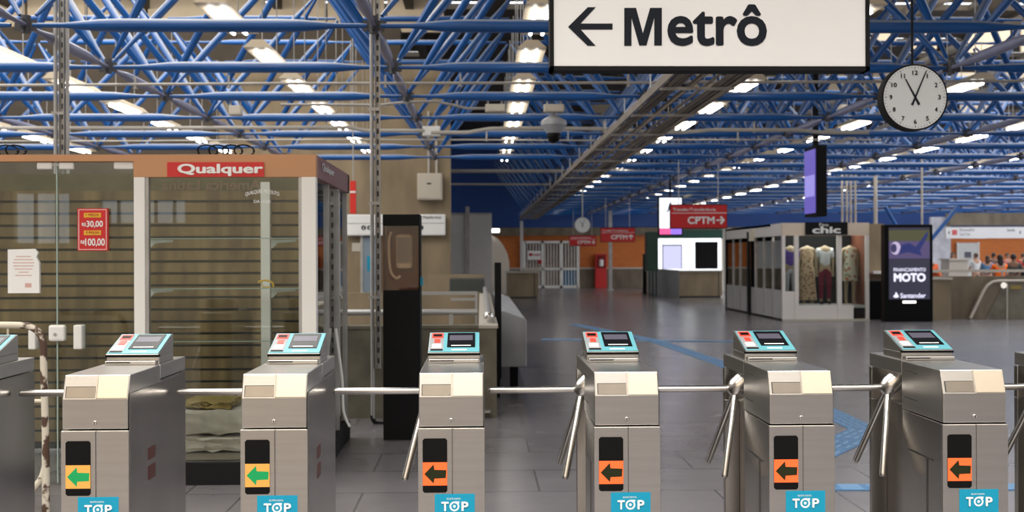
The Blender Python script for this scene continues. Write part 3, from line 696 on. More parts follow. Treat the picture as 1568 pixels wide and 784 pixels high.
# side glass with mullions
for i, (y0, y1) in enumerate(((YK+0.1, YK+0.85), (YK+0.87, YK+1.5), (YK+1.52, YR-0.03))):
    kb(kx1-0.05, kx1-0.04, y0, y1, 0.16, KZ(271)).build('side_glass', M['glassside'], ks)
    kb(kx1-0.06, kx1-0.02, y1-0.005, y1+0.03, 0.16, KZ(271)).build('mullion', M['galv'], ks)
kb(kx1-0.5, kx1-0.1, YK+1.2, YK+1.25, 0.9, 0.93).build('inner_rail', M['galv'], ks)
# lettering on the glass
def arc(a, b, U, V, w, h): return U*(a*w) + V*(b*h*0.45 + h*0.55*math.sin(math.pi*(0.15+0.7*a)))
lettering('QUALQUER PRODUTO', M['whitel'], ks, (KX(375)-kx1, 0.026, KZ(305)), XU, ZU, KX(427)-KX(375), KZ(290)-KZ(305), 0.01, warp=arc)
lettering('DA LOJA', M['whitel'], ks, (KX(388)-kx1, 0.026, KZ(312)), XU, ZU, KX(414)-KX(388), KZ(306)-KZ(312), 0.01)
# yellow cloth scrap inside on the upper glass shelf
# price poster, paper notice: taped on the door glass, things of their own
a = at(119, 384, YK); b = at(165, 319, YK)
po = empty('price_poster', (a.x, YK, 0), 0, 'red poster with prices 30,00 and 100,00 on the kiosk glass', 'poster')
w_ = b.x-a.x; h_ = b.z-a.z; 
MB().box(0, w_, -0.004, 0.028, a.z, b.z).build('poster_sheet', M['redsign'], po)
ln = MB(); q = 0.008
for bx in ((q, w_-q, a.z+q, a.z+q+0.003), (q, w_-q, b.z-q-0.003, b.z-q), (q, q+0.003, a.z+q, b.z-q), (w_-q-0.003, w_-q, a.z+q, b.z-q)): ln.box(bx[0], bx[1], -0.005, -0.004, bx[2], bx[3])
ln.build('poster_border', M['whitel'], po, fix=False)
M['yellow'] = mat('yellow_label', (0.75, 0.45, 0.03), 0.5)
def pp(px0, px1, py0, py1): A = at(px0, py1, YK); B = at(px1, py0, YK); return A.x-a.x, B.x-a.x, A.z, B.z
for (q0, tx) in ((pp(129, 155, 326, 333), '1 PEÇA'), (pp(129, 155, 353, 360), '4 PEÇAS')):
    MB().box(q0[0], q0[1], -0.006, -0.004, q0[2], q0[3]).build('yellow_label', M['yellow'], po)
    lettering(tx, M['red'], po, (q0[0]+0.012, -0.0065, q0[2]+0.008), XU, ZU, q0[1]-q0[0]-0.024, q0[3]-q0[2]-0.014, 0.01)
for (q0, tx) in ((pp(133, 158, 338, 349), '30,00'), (pp(131, 161, 365, 378), '100,00'), (pp(126, 132, 341, 347), 'R$'), (pp(124, 130, 368, 374), 'R$')):
    lettering(tx, M['whitel'], po, (q0[0], -0.006, q0[2]), XU, ZU, q0[1]-q0[0], q0[3]-q0[2], 0.02)
a = at(12, 449, YK); b = at(60, 381, YK)
no = empty('paper_notice', (a.x, YK, 0), 0, 'white paper notice with torn corner taped to the kiosk glass', 'notice')
w_ = b.x-a.x; h_ = b.z-a.z
MB().prism_xz([(0, a.z), (w_, a.z), (w_, b.z-0.10), (w_-0.02, b.z-0.06), (w_-0.012, b.z-0.03), (w_-0.035, b.z), (0.0, b.z-0.004)], 0.0, 0.029).build('paper_sheet', M['whitel'], no)
tl = MB(); M['pinkink'] = mat('faded_red_ink', (0.65, 0.40, 0.36), 0.6)
for i in range(7): wi = (0.6, 0.75, 0.85, 0.8, 0.7, 0.4, 0.65)[i]*w_*0.8; z0 = b.z-0.05-0.022*i; tl.box(w_/2-wi/2, w_/2+wi/2, -0.001, 0.0, z0-0.006, z0)
tl.box(w_*0.55, w_*0.75, -0.001, 0, a.z+0.04, a.z+0.07)
tl.build('faded_text', M['pinkink'], no, fix=False)
# wrapped boxes inside the kiosk base
M['wrap'] = mat('pale_plastic_wrap', (0.68, 0.60, 0.54), 0.45, noise=0.18, nscale=7, bump=0.8, bscale=9)
YB_ = 8.75
def crumple(mb_, seed, amp=0.012):
    random.seed(seed); mb_.v = [(x+random.uniform(-amp, amp), y+random.uniform(-amp, amp), max(z+random.uniform(-amp, amp), 0.16) if z < 0.2 else z+random.uniform(-amp, amp)) for x, y, z in mb_.v]; return mb_
def softbox(x0, x1, y0, y1, z0, z1, seed, n=7):
    bm = bmesh.new(); bmesh.ops.create_cube(bm, size=1); bmesh.ops.subdivide_edges(bm, edges=bm.edges, cuts=n, use_grid_fill=True)
    mm = MB(); bm.verts.ensure_lookup_table(); mm.v = [(x0+(v.co.x+0.5)*(x1-x0), y0+(v.co.y+0.5)*(y1-y0), z0+(v.co.z+0.5)*(z1-z0)) for v in bm.verts]; mm.f = [tuple(v.index for v in f.verts) for f in bm.faces]; bm.free()
    return crumple(mm, seed)
x0, x1 = X_(270, YB_), X_(385, YB_)
o = softbox(x0, x1, YB_, YB_+0.6, 0.17, Z_(664, YB_)-0.012, 3).build('wrapped_box', M['wrap'], smooth=True); tag(o, 'lower white plastic-wrapped box in the base of the kiosk', 'box')
o = softbox(x0, x1+0.05, YB_+0.02, YB_+0.6, Z_(664, YB_)+0.012, Z_(626, YB_), 5).build('wrapped_box', M['wrap'], smooth=True); tag(o, 'upper white plastic-wrapped box stacked inside the kiosk base', 'box')
o = softbox(x0+0.02, X_(350, YB_), YB_+0.05, YB_+0.5, Z_(626, YB_)+0.012, Z_(617, YB_)+0.01, 8).build('folded_cloth', mat('mustard_cloth', (0.36, 0.25, 0.08), 0.8, bump=0.5), smooth=True); tag(o, 'mustard folded cloth lying on the wrapped boxes', 'cloth')
struct(MB().box(kx0+0.1, kx1-0.1, YK+0.15, YSl, 0.02, 0.16).build('kiosk_floor_board', M['concd'])) if False else None
o = kb(KX(227), kx1-0.11, YK+0.13, YSl-0.01, 0.13, 0.157).build('floor_board', M['concd'], ks)
random.seed(11)
# chipped railing in front of the kiosk
YRl = 7.5
pts = [at(-60, 498, YRl), at(30, 498, YRl), at(48, 501, YRl), at(60, 510, YRl), at(66, 525, YRl), at(67, 560, YRl), at(70, 690, YRl), at(68, 720, YRl), at(60, 738, YRl), at(40, 760, YRl)]
ra = empty('guard_rail', (0, 0, 0), 0, 'bent guard rail with chipped white paint before the kiosk door', 'railing')
def bez(pts, n=4):
    out = []
    for i in range(len(pts)-1):
        p0 = pts[max(i-1, 0)]; p1 = pts[i]; p2 = pts[i+1]; p3 = pts[min(i+2, len(pts)-1)]
        for k in range(n):
            t = k/n; out.append(0.5*((2*p1)+(p2-p0)*t+(2*p0-5*p1+4*p2-p3)*t*t+(-p0+3*p1-3*p2+p3)*t**3))
    out.append(pts[-1]); return out
MB().path(bez(pts), 0.022, 12).build('top_pipe', M['rust'], ra, smooth=True)
MB().tube((pts[6].x, YRl, 0), pts[6], 0.024, 12).build('post', M['rust'], ra)
MB().tube(at(12, 500, YRl), at(12, 760, YRl), 0.007, 8).build('baluster', M['rust'], ra)
MB().tube(at(-60, 614, YRl), at(66, 614, YRl), 0.012, 8).build('lower_rail', M['rust'], ra)
p_ = at(-60, 498, YRl); MB().tube((p_.x, YRl, 0), p_, 0.024, 12).build('post', M['rust'], ra)

# loops of cable on top of the kiosk, a yellow hanger on its glass shelf, a loose white cable
def loops(label, pxs, py, Y, zb):
    e = empty('cable_coil', (0, 0, 0), 0, label, 'cable')
    for k, px in enumerate(pxs):
        c = Vector((X_(px, Y), Y, zb+0.04)); pts = [c + Vector((0.07*math.cos(t*0.42), 0.03*math.sin(t*0.9), 0.045*math.sin(t*0.42))) for t in range(17)]
        MB().path(pts, 0.006, 6).build('cable_loop', M['blackm'], e, smooth=True, fix=False)
loops('dark cable loops lying on the kiosk top above the shop sign', (318, 335, 356, 374), 230, YK+0.2, kz)
loops('dark cable loops on the kiosk top near its left end', (12, 24), 230, YK+0.2, kz)
zz = Z_(440, YK+0.75)+0.012; e = empty('plastic_hanger', (0, 0, 0), 0, 'small yellow plastic hanger on the middle glass shelf', 'hanger')
MB().path(bez([Vector((X_(397, YK+.75), YK+0.7, zz+0.035)), Vector((X_(401, YK+.75), YK+0.7, zz+0.045)), Vector((X_(410, YK+.75), YK+0.7, zz+0.05)), Vector((X_(419, YK+.75), YK+0.7, zz+0.03)), Vector((X_(420, YK+.75), YK+0.7, zz))]), 0.007, 8).build('hanger_bar', M['yellow'], e, smooth=True)
MB().path([Vector((X_(402, YK+.75), YK+0.7, zz+0.045)), Vector((X_(404, YK+.75), YK+0.7, zz)), Vector((X_(416, YK+.75), YK+0.7, zz+0.002))], 0.005, 8).build('hanger_hook', M['yellow'], e, smooth=True)
e = empty('loose_cable', (0, 0, 0), 0, 'loose white cable end dangling along the kiosk side glass', 'cable')
MB().path(bez([Vector((kx1-0.02, 9.6, 1.02)), Vector((kx1+0.03, 9.6, 0.6)), Vector((kx1+0.04, 9.6, 0.35)), Vector((kx1+0.09, 9.6, 0.22))]), 0.011, 8).build('cable_run', M['white'], e, smooth=True)

# ------------------------------------------------------------ strut poles
def strut(label, Y, pipes, ch, ybot, ytop=-40):
    e = empty('strut_pole', (0, 0, 0), 0, label, 'pole')
    for (px, w, yb) in pipes:
        r = w/2*Y/1800; MB().tube((X_(px, Y), Y, max(0, Z_(yb, Y))), (X_(px, Y), Y, 7.9), r, 10).build('pipe', M['galv'], e, smooth=True)
    c0, c1 = X_(ch[0], Y), X_(ch[1], Y); zb_ = Z_(ybot, Y)
    m = MB(); m.box(c0, c0+0.006, Y-0.03, Y+0.012, zb_, 7.9); m.box(c1-0.006, c1, Y-0.03, Y+0.012, zb_, 7.9); m.box(c0, c1, Y+0.006, Y+0.012, zb_, 7.9); m.build('steel_channel', M['galv'], e, fix=False)
    s_ = MB(); z = zb_+0.05; cx = (c0+c1)/2
    while z < 6.0: s_.box(cx-0.009, cx+0.009, Y+0.0045, Y+0.006, z, z+0.05); z += 0.1
    s_.build('slot_hole', M['seam'], e, fix=False, kind='stuff')
    for z in (1.2, 2.1, 3.0): MB().box(X_(pipes[0][0]-5, Y), c1, Y-0.035, Y-0.028, z, z+0.03).build('pipe_clip', M['galv'], e)
    return e
st = strut('tall perforated steel strut with conduit beside the black phone pillar', 11.3, [(570, 6, 640)], (575, 583), 563)
el = bez([at(570, 636, 11.3), at(571, 642, 11.3), at(576, 648, 11.3), at(590, 649, 11.3)]); MB().path(el, 0.02, 8).build('elbow', M['blackm'], st, smooth=True)
strut('pair of steel pipes and channel rising above the left kiosk', 11.6, [(86, 6, 500), (104, 6, 500)], (92, 100), 500)

# ------------------------------------------------------------ phone pillar
YP = 10.3; a = at(587, 673, YP); b = at(643, 328, YP)
pc = empty('phone_pillar', ((a.x+b.x)/2, YP, 0), 0, 'tall black pillar with clear case around a beige phone', 'phone pillar')
hw = (b.x-a.x)/2
MB().box(-hw, hw, 0, 0.3, 0, Z_(444, YP)).build('pillar_body', M['blackm'], pc, bevel=0.004)
MB().box(-hw, hw, -0.01, 0.31, Z_(345, YP), b.z).build('pillar_cap', M['blackm'], pc, bevel=0.006)
zc0, zc1 = Z_(444, YP), Z_(345, YP); zcb = Z_(417, YP)
MB().box(-hw+0.01, hw-0.01, 0.24, 0.28, zc0, zc1).build('back_board', M['brownb'], pc)
MB().box(-hw+0.002, hw-0.002, 0.0, 0.006, zc0, zc1).build('clear_front', M['acrylic'], pc)
MB().box(hw-0.012, hw, 0.0, 0.28, zc0, zc1).build('case_side', M['blackm'], pc); MB().box(-hw, -hw+0.006, 0.0, 0.28, zc0, zc1).build('case_side', M['brownb'], pc)
M['beige'] = mat('beige_plastic', (0.85, 0.78, 0.62), 0.4)
ph = MB().box(-0.06, 0.09, 0.12, 0.20, zcb+0.03, zc1-0.07).build('telephone', M['beige'], pc, bevel=0.03)
MB().box(-0.045, 0.075, 0.10, 0.12, zcb+0.09, zc1-0.10).build('keypad', mat('grey_keypad', (0.30, 0.30, 0.27), 0.5), ph)
MB().path(bez([Vector((-0.10, 0.15, zc1-0.05)), Vector((-0.12, 0.15, zc1-0.14)), Vector((-0.11, 0.15, zcb+0.03)), Vector((-0.06, 0.15, zcb-0.05)), Vector((-0.02, 0.15, zcb-0.03))]), 0.012, 8).build('phone_cord', M['beige'], ph, smooth=True)
MB().box(hw, hw+0.025, 0.02, 0.05, Z_(437, YP), Z_(424, YP)).build('blue_tag', M['sticker'], pc)

# ------------------------------------------------------------ stairwell parapet
YQ = 11.7; zq = Z_(503, YQ, 700); qx0, qx1 = X_(470, YQ), X_(760, YQ); qxi = X_(735, YQ); YQe = 22.0
pw = empty('stairwell_parapet', (0, 0, 0), 0, 'weathered concrete parapet around the stairwell behind the phone pillar', 'parapet')
MB().box(qx0-2.2, qx1, YQ, YQ+0.2, 0, zq).build('front_wall', M['concg'], pw)
MB().box(qxi, qx1, YQ+0.2, YQe, 0, zq).build('side_wall', M['concg'], pw)
MB().box(qx0-2.2, qxi, YQe-0.2, YQe, 0, zq+0.05).build('far_wall', M['conc'], pw)
MB().box(qxi-0.015, qx1+0.015, YQ-0.01, YQe, zq, zq+0.03).build('coping', M['ledge'], pw)
MB().box(qx0-2.2, qxi-0.016, YQ-0.01, YQ+0.22, zq, zq+0.03).build('coping', M['concg'], pw)
MB().box(X_(750, YQ)-0.25, X_(750, YQ), YQ-0.08, YQ, 0.055, 0.075).build('low_ledge', M['galv'], pw)
M['railpipe'] = mat('silver_rail_paint', (0.46, 0.46, 0.46), 0.35, 0.5)
rp = empty('handrail', (0, 0, 0), 0, 'silver tube handrail along the front of the stairwell', 'handrail')
zr_ = Z_(479, YQ, 640)
MB().tube((qx0-2.2, YQ+0.1, zr_), (qxi-0.03, YQ+0.1, zr_), 0.032, 12).build('rail_tube', M['railpipe'], rp, smooth=True)
for px in (520, 690): MB().box(X_(px, YQ)-0.02, X_(px, YQ)+0.02, YQ+0.06, YQ+0.14, zq+0.03, zr_-0.02).build('rail_bracket', M['railpipe'], rp)
rp = empty('handrail', (0, 0, 0), 0, 'silver tube handrail running back along the right stairwell wall', 'handrail')
zs = Z_(487, YQ, 745); xh = X_(748, YQ)
MB().tube((xh, YQ+0.35, zs), (xh, YQe, zs+0.02), 0.034, 12).build('rail_tube', M['railpipe'], rp, smooth=True)
MB().sphere((xh, YQ+0.35, zs), 0.05, 14, 10).build('rail_end', M['chrome'], rp, smooth=True)
for k in range(4): MB().tube((xh, YQ+0.6+3*k, zq+0.03), (xh, YQ+0.6+3*k, zs), 0.016, 8).build('rail_post', M['railpipe'], rp)
rp = empty('handrail', (0, 0, 0), 0, 'white rectangular tube rail at the back of the stairwell', 'handrail')
Yb = 16; MB().box(X_(640, Yb), X_(731, Yb), Yb, Yb+0.06, Z_(451, Yb), Z_(446, Yb)).build('top_rail', M['railpipe'], rp)
MB().box(X_(727, Yb), X_(731, Yb), Yb, Yb+0.06, 0, Z_(451, Yb)).build('rail_post', M['railpipe'], rp); MB().box(X_(640, Yb), X_(644, Yb), Yb, Yb+0.06, 0, Z_(451, Yb)).build('rail_post', M['railpipe'], rp)
MB().box(X_(690, Yb), X_(727, Yb), Yb, Yb+0.05, Z_(460, Yb), Z_(456, Yb)).build('lower_rail', M['railpipe'], rp)
tag(MB().box(X_(688, 24), X_(742, 24), 24, 24.6, 0, Z_(426, 24)).build('low_cabinet', mat('dark_cabinet', (0.05, 0.055, 0.05), 0.5), bevel=0.02), 'dark low cabinet behind the stairwell rails', 'cabinet')
tag(MB().box(X_(655, 25.5), X_(741, 25.5), 25.5, 25.7, 0, Z_(420, 25.5)).build('low_wall', M['conc']), 'low concrete wall behind the dark cabinet', 'wall')

# black panel and grey barrier box
Yg = 14.1; gx0, gx1 = X_(766, Yg), X_(806, Yg); gz = Z_(487, Yg); gb = Z_(562, Yg)
g = empty('barrier_bench', (gx0, Yg, 0), 0, 'long grey metal barrier box on black legs beside the stairwell', 'barrier')
MB().prism_xz([(0, gb), (gx1-gx0, gb), (gx1-gx0, gz-0.03), (gx1-gx0-0.03, gz), (0.03, gz+0.09), (0, gz+0.09)], 0, 7.5).build('metal_box', M['greyp'], g, bevel=0.012)
for yy in (0.35, 6.9): MB().box(0.12, 0.22, yy, yy+0.12, 0, gb).build('leg', M['blackm'], g)
Yn = 13.3
p_ = empty('black_board', (X_(762.5, Yn), Yn, 0), 0, 'narrow upright black board beside the grey barrier box', 'board')
hw = 5*Yn/1800
MB().prism_yz([(0, Z_(580, Yn)), (0, Z_(402, Yn)), (0.35, Z_(402, Yn)), (0.45, Z_(580, Yn))], -hw, hw).build('board_panel', M['blackm'], p_, bevel=0.004)
for yy in (0.05, 0.3): MB().box(-hw*0.6, hw*0.6, yy, yy+0.06, 0, Z_(580, Yn)).build('foot', M['blackm'], p_)

# ------------------------------------------------------------ on the concrete wall
def wbox(name, label, cat, x0, x1, y0, y1, Y, t, m, bevel=0.0):
    a = at(x0, y1, Y); b = at(x1, y0, Y); return tag(MB().box(a.x, b.x, Y, Y+t, max(a.z, 0), b.z).build(name, m, bevel=bevel), label, cat)
e = empty('electrical_panel', (0, 0, 0), 0, 'beige electrical box fixed high on the concrete wall', 'electrical box')
a = at(639, 306, YW-0.3); b = at(677, 265, YW-0.3); MB().box(a.x, b.x, YW-0.3, YW-0.001, a.z, b.z).build('box_body', M['boxw'], e, bevel=0.02)
MB().box(a.x+0.04, b.x-0.04, YW-0.315, YW-0.3, a.z+0.04, b.z-0.04).build('box_door', M['boxw'], e)
c_ = at(657, 281, YW-0.33); MB().box(c_.x-0.05, c_.x+0.05, YW-0.325, YW-0.315, c_.z-0.015, c_.z+0.015).build('latch', M['black'], e)
for px in (657, 669): MB().tube((X_(px, YW-0.1), YW-0.1, b.z), (X_(px, YW-0.1), YW-0.1, 5), 0.028, 8).build('conduit', M['conduit'], e)
a = at(530, 361, YW-0.2); b = at(682, 328, YW-0.2)
e = empty('direction_sign', (a.x, YW-0.2, 0), 0, 'long white direction sign strip on the concrete wall behind the pillar', 'sign')
MB().box(0, b.x-a.x, 0, 0.12, a.z, b.z).build('sign_panel', M['signwhite'], e, bevel=0.03)
MB().box(0.02, b.x-a.x-0.02, -0.006, 0, (a.z+b.z)/2+0.03, (a.z+b.z)/2+0.045).build('divider_line', M['greyp'], e)
for px in (557, 566, 645):
    x = X_(px, YW-0.2)-a.x; zz = Z_(348, YW-0.2); MB().tube((x, -0.01, zz), (x, 0, zz), 0.055, 16).build('round_symbol', M['ink'], e); lettering('i', M['whitel'], e, (x-0.012, -0.012, zz-0.035), XU, ZU, 0.024, 0.07, 0.01)
x = X_(590, YW-0.2)-a.x; lettering('Plataformas', M['ink'], e, (X_(648, YW-.2)-a.x, -0.008, Z_(335, YW)), XU, ZU, 0.42, 0.07, 0.0)
e = empty('steel_door', (0, 0, 0), 0, 'grey door with blue notice in the concrete wall left of pillar', 'door')
a = at(556, 470, YW-0.06); b = at(578, 363, YW-0.06); MB().box(a.x, b.x, YW-0.06, YW, 0, b.z).build('door_leaf', M['bluedoor'], e)
MB().box(a.x-0.06, a.x, YW-0.08, YW, 0, b.z+0.06).build('door_frame', M['galv'], e); MB().box(b.x, b.x+0.06, YW-0.08, YW, 0, b.z+0.06).build('door_frame', M['galv'], e)
a = at(562, 415, YW-0.08); b = at(572, 392, YW-0.08); MB().box(a.x, b.x, YW-0.075, YW-0.06, a.z, b.z).build('blue_notice', M['sticker'], e)
a = at(536, 327, 20); b = at(544.5, 277, 20)
e = empty('red_panel', (a.x, 20, 0), 0, 'narrow red upright sign with white band right of the kiosk corner', 'sign')
MB().box(0, b.x-a.x, 0, 0.1, a.z, b.z).build('sign_panel', mat('bright_red', (0.75, 0.03, 0.02), 0.4), e); MB().box(-0.003, b.x-a.x+0.003, -0.01, 0.0, Z_(295, 20), Z_(292, 20)).build('white_band', M['whitel'], e)
MB().tube(((b.x-a.x)/2, 0.05, b.z), ((b.x-a.x)/2, 0.05, 7.98), 0.010, 6).build('hanging_rod', M['galv'], e)
wbox('paper_notice', 'small pale notice on the concrete wall beside grey door', 'notice', 539, 553, 372, 385, YW-0.02, 0.015, M['ledge'])
# white partition beyond
e = empty('white_partition', (0, 0, 0), 0, 'tall white partition wall with grey post right of concrete wall', 'partition')
Yv = 36; a = at(689, 440, Yv); b = at(753, 329, Yv)
MB().box(X_(689, Yv), X_(714, Yv), Yv, Yv+0.15, 0, b.z).build('panel', M['whitewall'], e); MB().box(X_(718, Yv), b.x, Yv, Yv+0.15, 0, b.z).build('panel', M['whitewall'], e)
MB().box(X_(713, Yv), X_(719, Yv), Yv-0.08, Yv+0.15, 0, b.z+0.25).build('post', M['galv'], e)
MB().box(X_(689, Yv), b.x, Yv-0.04, Yv+0.15, b.z, b.z+0.06).build('top_rail', M['galv'], e)
e = empty('curved_wall_panel', (0, 0, 0), 0, 'cream panel with curved edge before the orange brick wall', 'wall panel')
Yv = 50; P = [(752, 430), (780, 430), (780, 402), (777, 388), (771, 376), (763, 366), (752, 360)]
MB().prism_xz([(at(x, y, Yv).x, at(x, y, Yv).z if y != 430 else 0) for x, y in P], Yv, Yv+0.3).build('panel', mat('pale_cream', (0.82, 0.74, 0.64), 0.6), e)
a = at(753, 356, Yv-0.2); b = at(765, 350, Yv-0.2); MB().box(a.x, b.x, Yv-0.2, Yv, a.z, b.z).build('lit_lamp', glow('lamp_white', (1, 0.95, 0.85), 2.5), e)

# ------------------------------------------------------------ counters
def counter(label, Y, x0, x1, ytop, d, m=M['conc']):
    a = at(x0, 457, Y); b = at(x1, ytop, Y); e = empty('concrete_counter', (a.x, Y, 0), 0, label, 'counter')
    w = b.x-a.x
    MB().box(0, w, 0, d, 0.06, b.z-0.05).build('counter_body', m, e); MB().box(-0.06, w+0.06, -0.08, d+0.05, b.z-0.05, b.z).build('counter_top', M['ledge'], e)
    MB().box(0.05, w-0.05, 0.04, d, 0, 0.06).build('plinth', M['seam'], e)
    MB().box(w-0.16, w-0.13, -0.006, 0, 0.06, b.z-0.05).build('joint', M['seam'], e)
    return e
counter('concrete counter in front of the barred white gate', 45, 778, 824, 416, 3.0)
counter('concrete counter below the white lit shop window', 45, 1040, 1106, 414, 0.9)
e = empty('concrete_counter', (0, 0, 0), 0, 'grey concrete counter wing going back left of lit shop', 'counter')
A = flo(1040, 457); B = flo(992, 449)
MB().prism_xy([(A.x, A.y), (A.x, A.y+0.5), (B.x+0.3, B.y+0.6), (B.x, B.y)], 0, 1.02).build('counter_body', M['greyp'], e); MB().prism_xy([(A.x, A.y-0.06), (A.x, A.y+0.6), (B.x+0.3, B.y+0.7), (B.x-0.05, B.y)], 1.02, 1.07).build('counter_top', M['ledge'], e)
p_ = X_(800, 46.2); tag(softbox(p_, p_+0.7, 46.2, 46.8, Z_(416, 45)+0.015, Z_(416, 45)+0.12, 4, 3).build('papers_pile', M['ledge']), 'low pile of pale papers on the concrete counter', 'papers')

# ------------------------------------------------------------ gate
e = empty('barred_gate', (0, YF-0.3, 0), 0, 'white metal double gate with vertical bars in far wall', 'gate')
Yg_ = YF-0.3
def gx(px): return X_(px, Yg_)
gz1 = Z_(369, Yg_)
fm = MB()
for px in (803, 831, 859, 885): fm.box(gx(px)-0.07, gx(px)+0.07, -0.05, 0.05, 0, gz1)
fm.box(gx(803), gx(885), -0.05, 0.05, gz1-0.12, gz1); fm.box(gx(803), gx(885), -0.05, 0.05, Z_(412, Yg_)-0.06, Z_(412, Yg_)+0.06); fm.box(gx(803), gx(885), -0.05, 0.05, 0, 0.12)
fm.build('gate_frame', M['white'], e, fix=False)
bs = MB(); x = gx(803)
while x < gx(885): bs.box(x-0.02, x+0.02, -0.02, 0.02, 0, gz1); x += 0.15
bs.build('gate_bar', M['white'], e, fix=False)
MB().box(gx(803), gx(885), 0.10, 0.2, 0, gz1).build('back_panel', mat('dim_backdrop', (0.30, 0.22, 0.18), 0.7, noise=0.5, nscale=0.6), e)
MB().box(gx(861), gx(884), 0.06, 0.1, 0.1, Z_(413, Yg_)).build('blue_panel', mat('blue_box', (0.03, 0.22, 0.42), 0.6), e)
s_ = MB().box(gx(808), gx(828), -0.09, -0.05, Z_(398, Yg_), Z_(384, Yg_)).build('gate_notice', M['whitel'], e)
MB().box(gx(810), gx(815), -0.1, -0.09, Z_(392, Yg_), Z_(388, Yg_)).build('red_mark', M['red'], s_); lettering('aviso geral', M['red'], s_, (gx(816), -0.1, Z_(393, Yg_)), XU, ZU, gx(827)-gx(816), 0.18, 0.01)
MB().box(gx(824), gx(829), -0.1, -0.05, Z_(404, Yg_), Z_(398, Yg_)).build('padlock_box', M['red'], e)
# extinguisher cabinet, far column
Yx = YF-0.5; a = at(912, 440, Yx); b = at(929, 389, Yx)
e = empty('fire_hose_cabinet', (a.x, Yx, 0), 0, 'tall red fire hose cabinet against the far orange wall', 'fire cabinet')
MB().box(0, b.x-a.x, 0, 0.4, 0, b.z).build('cabinet_body', mat('red_cabinet', (0.6, 0.012, 0.012), 0.4), e); MB().box(0.06, b.x-a.x-0.06, -0.02, 0, Z_(411, Yx), Z_(391, Yx)).build('glass_front', mat('dark_red_glass', (0.2, 0.01, 0.01), 0.2), e); MB().tube((0.3, -0.04, Z_(408, Yx)), (0.3, -0.04, Z_(398, Yx)), 0.1, 10).build('white_hose', M['whitel'], e)
e = empty('steel_column', (0, 0, 0), 0, 'slim grey column in front of the far orange wall', 'column')
MB().box(X_(932.5, 55), X_(937.5, 55), 55, 55.2, 0, ZC).build('column_shaft', M['galv'], e); MB().box(X_(931, 55), X_(939, 55), 54.95, 55.25, 0, 0.06).build('base_plate', M['galv'], e)
wbox('pipe_column', 'thin pale pipe column left of the barred gate', 'column', 797, 801, 338, 470, 50, 0.12, M['whitewall'])
# dark green cabinet + black totem left of lit shop
Yc = 46.5; a = at(992, 460, Yc); b = at(1008, 355, Yc)
e = empty('ticket_booth', (a.x, Yc, 0), 0, 'narrow dark green booth at the left of the lit shop', 'booth')
MB().box(0, b.x-a.x, 0, 0.8, Z_(416, Yc), b.z).build('booth_body', M['dkgreen'], e)
for q in (0.04, 0.18, 0.32): MB().box(q, q+0.05, 0, 0.08, 0, Z_(416, Yc)).build('leg', M['dkgreen'], e)
Yt = 50; a = at(985.5, 441, Yt); b = at(990, 389, Yt)
e = empty('info_totem', (a.x, Yt, 0), 0, 'thin black totem left of the dark green booth', 'totem'); MB().box(0, b.x-a.x, 0, 0.25, 0.04, b.z).build('totem_body', M['blackm'], e); MB().box(-0.03, b.x-a.x+0.03, -0.04, 0.3, 0, 0.04).build('base_plate', M['blackm'], e)
# lit shop
Yh = 53; e = empty('lit_shop', (0, Yh, 0), 0, 'brightly lit white shopfront with a black screen behind the counter', 'shop')
def sx(px): return X_(px, Yh)
def sz(py): return Z_(py, Yh)
M['shoplight'] = glow('shop_lightbox', (0.92, 0.96, 1.0), 1.7)
MB().box(sx(1008), sx(1104), 0, 0.2, 0, sz(366)).build('lit_panel', M['shoplight'], e)
MB().box(sx(1008), sx(1106), -0.1, 0.2, sz(366), sz(353)).build('green_header', mat('teal_green_header', (0.02, 0.09, 0.07), 0.5), e)
MB().box(sx(1064), sx(1099), -0.06, 0, sz(413), sz(371)).build('dark_screen', M['blackm'], e)
MB().box(sx(1015), sx(1044), -0.06, 0, sz(413), sz(376)).build('pale_window', glow('pale_window', (0.62, 0.62, 0.92), 0.9), e)
MB().box(sx(1013.5), sx(1015), -0.08, 0, sz(413), sz(375)).build('window_frame', M['lcd'], e); MB().box(sx(1043), sx(1044.5), -0.08, 0, sz(413), sz(375)).build('window_frame', M['lcd'], e); MB().box(sx(1013.5), sx(1044.5), -0.08, 0, sz(377), sz(375)).build('window_frame', M['lcd'], e)
MB().box(sx(1106), sx(1120), -0.1, 0.2, 0, sz(350)).build('side_pillar', M['ledge'], e)

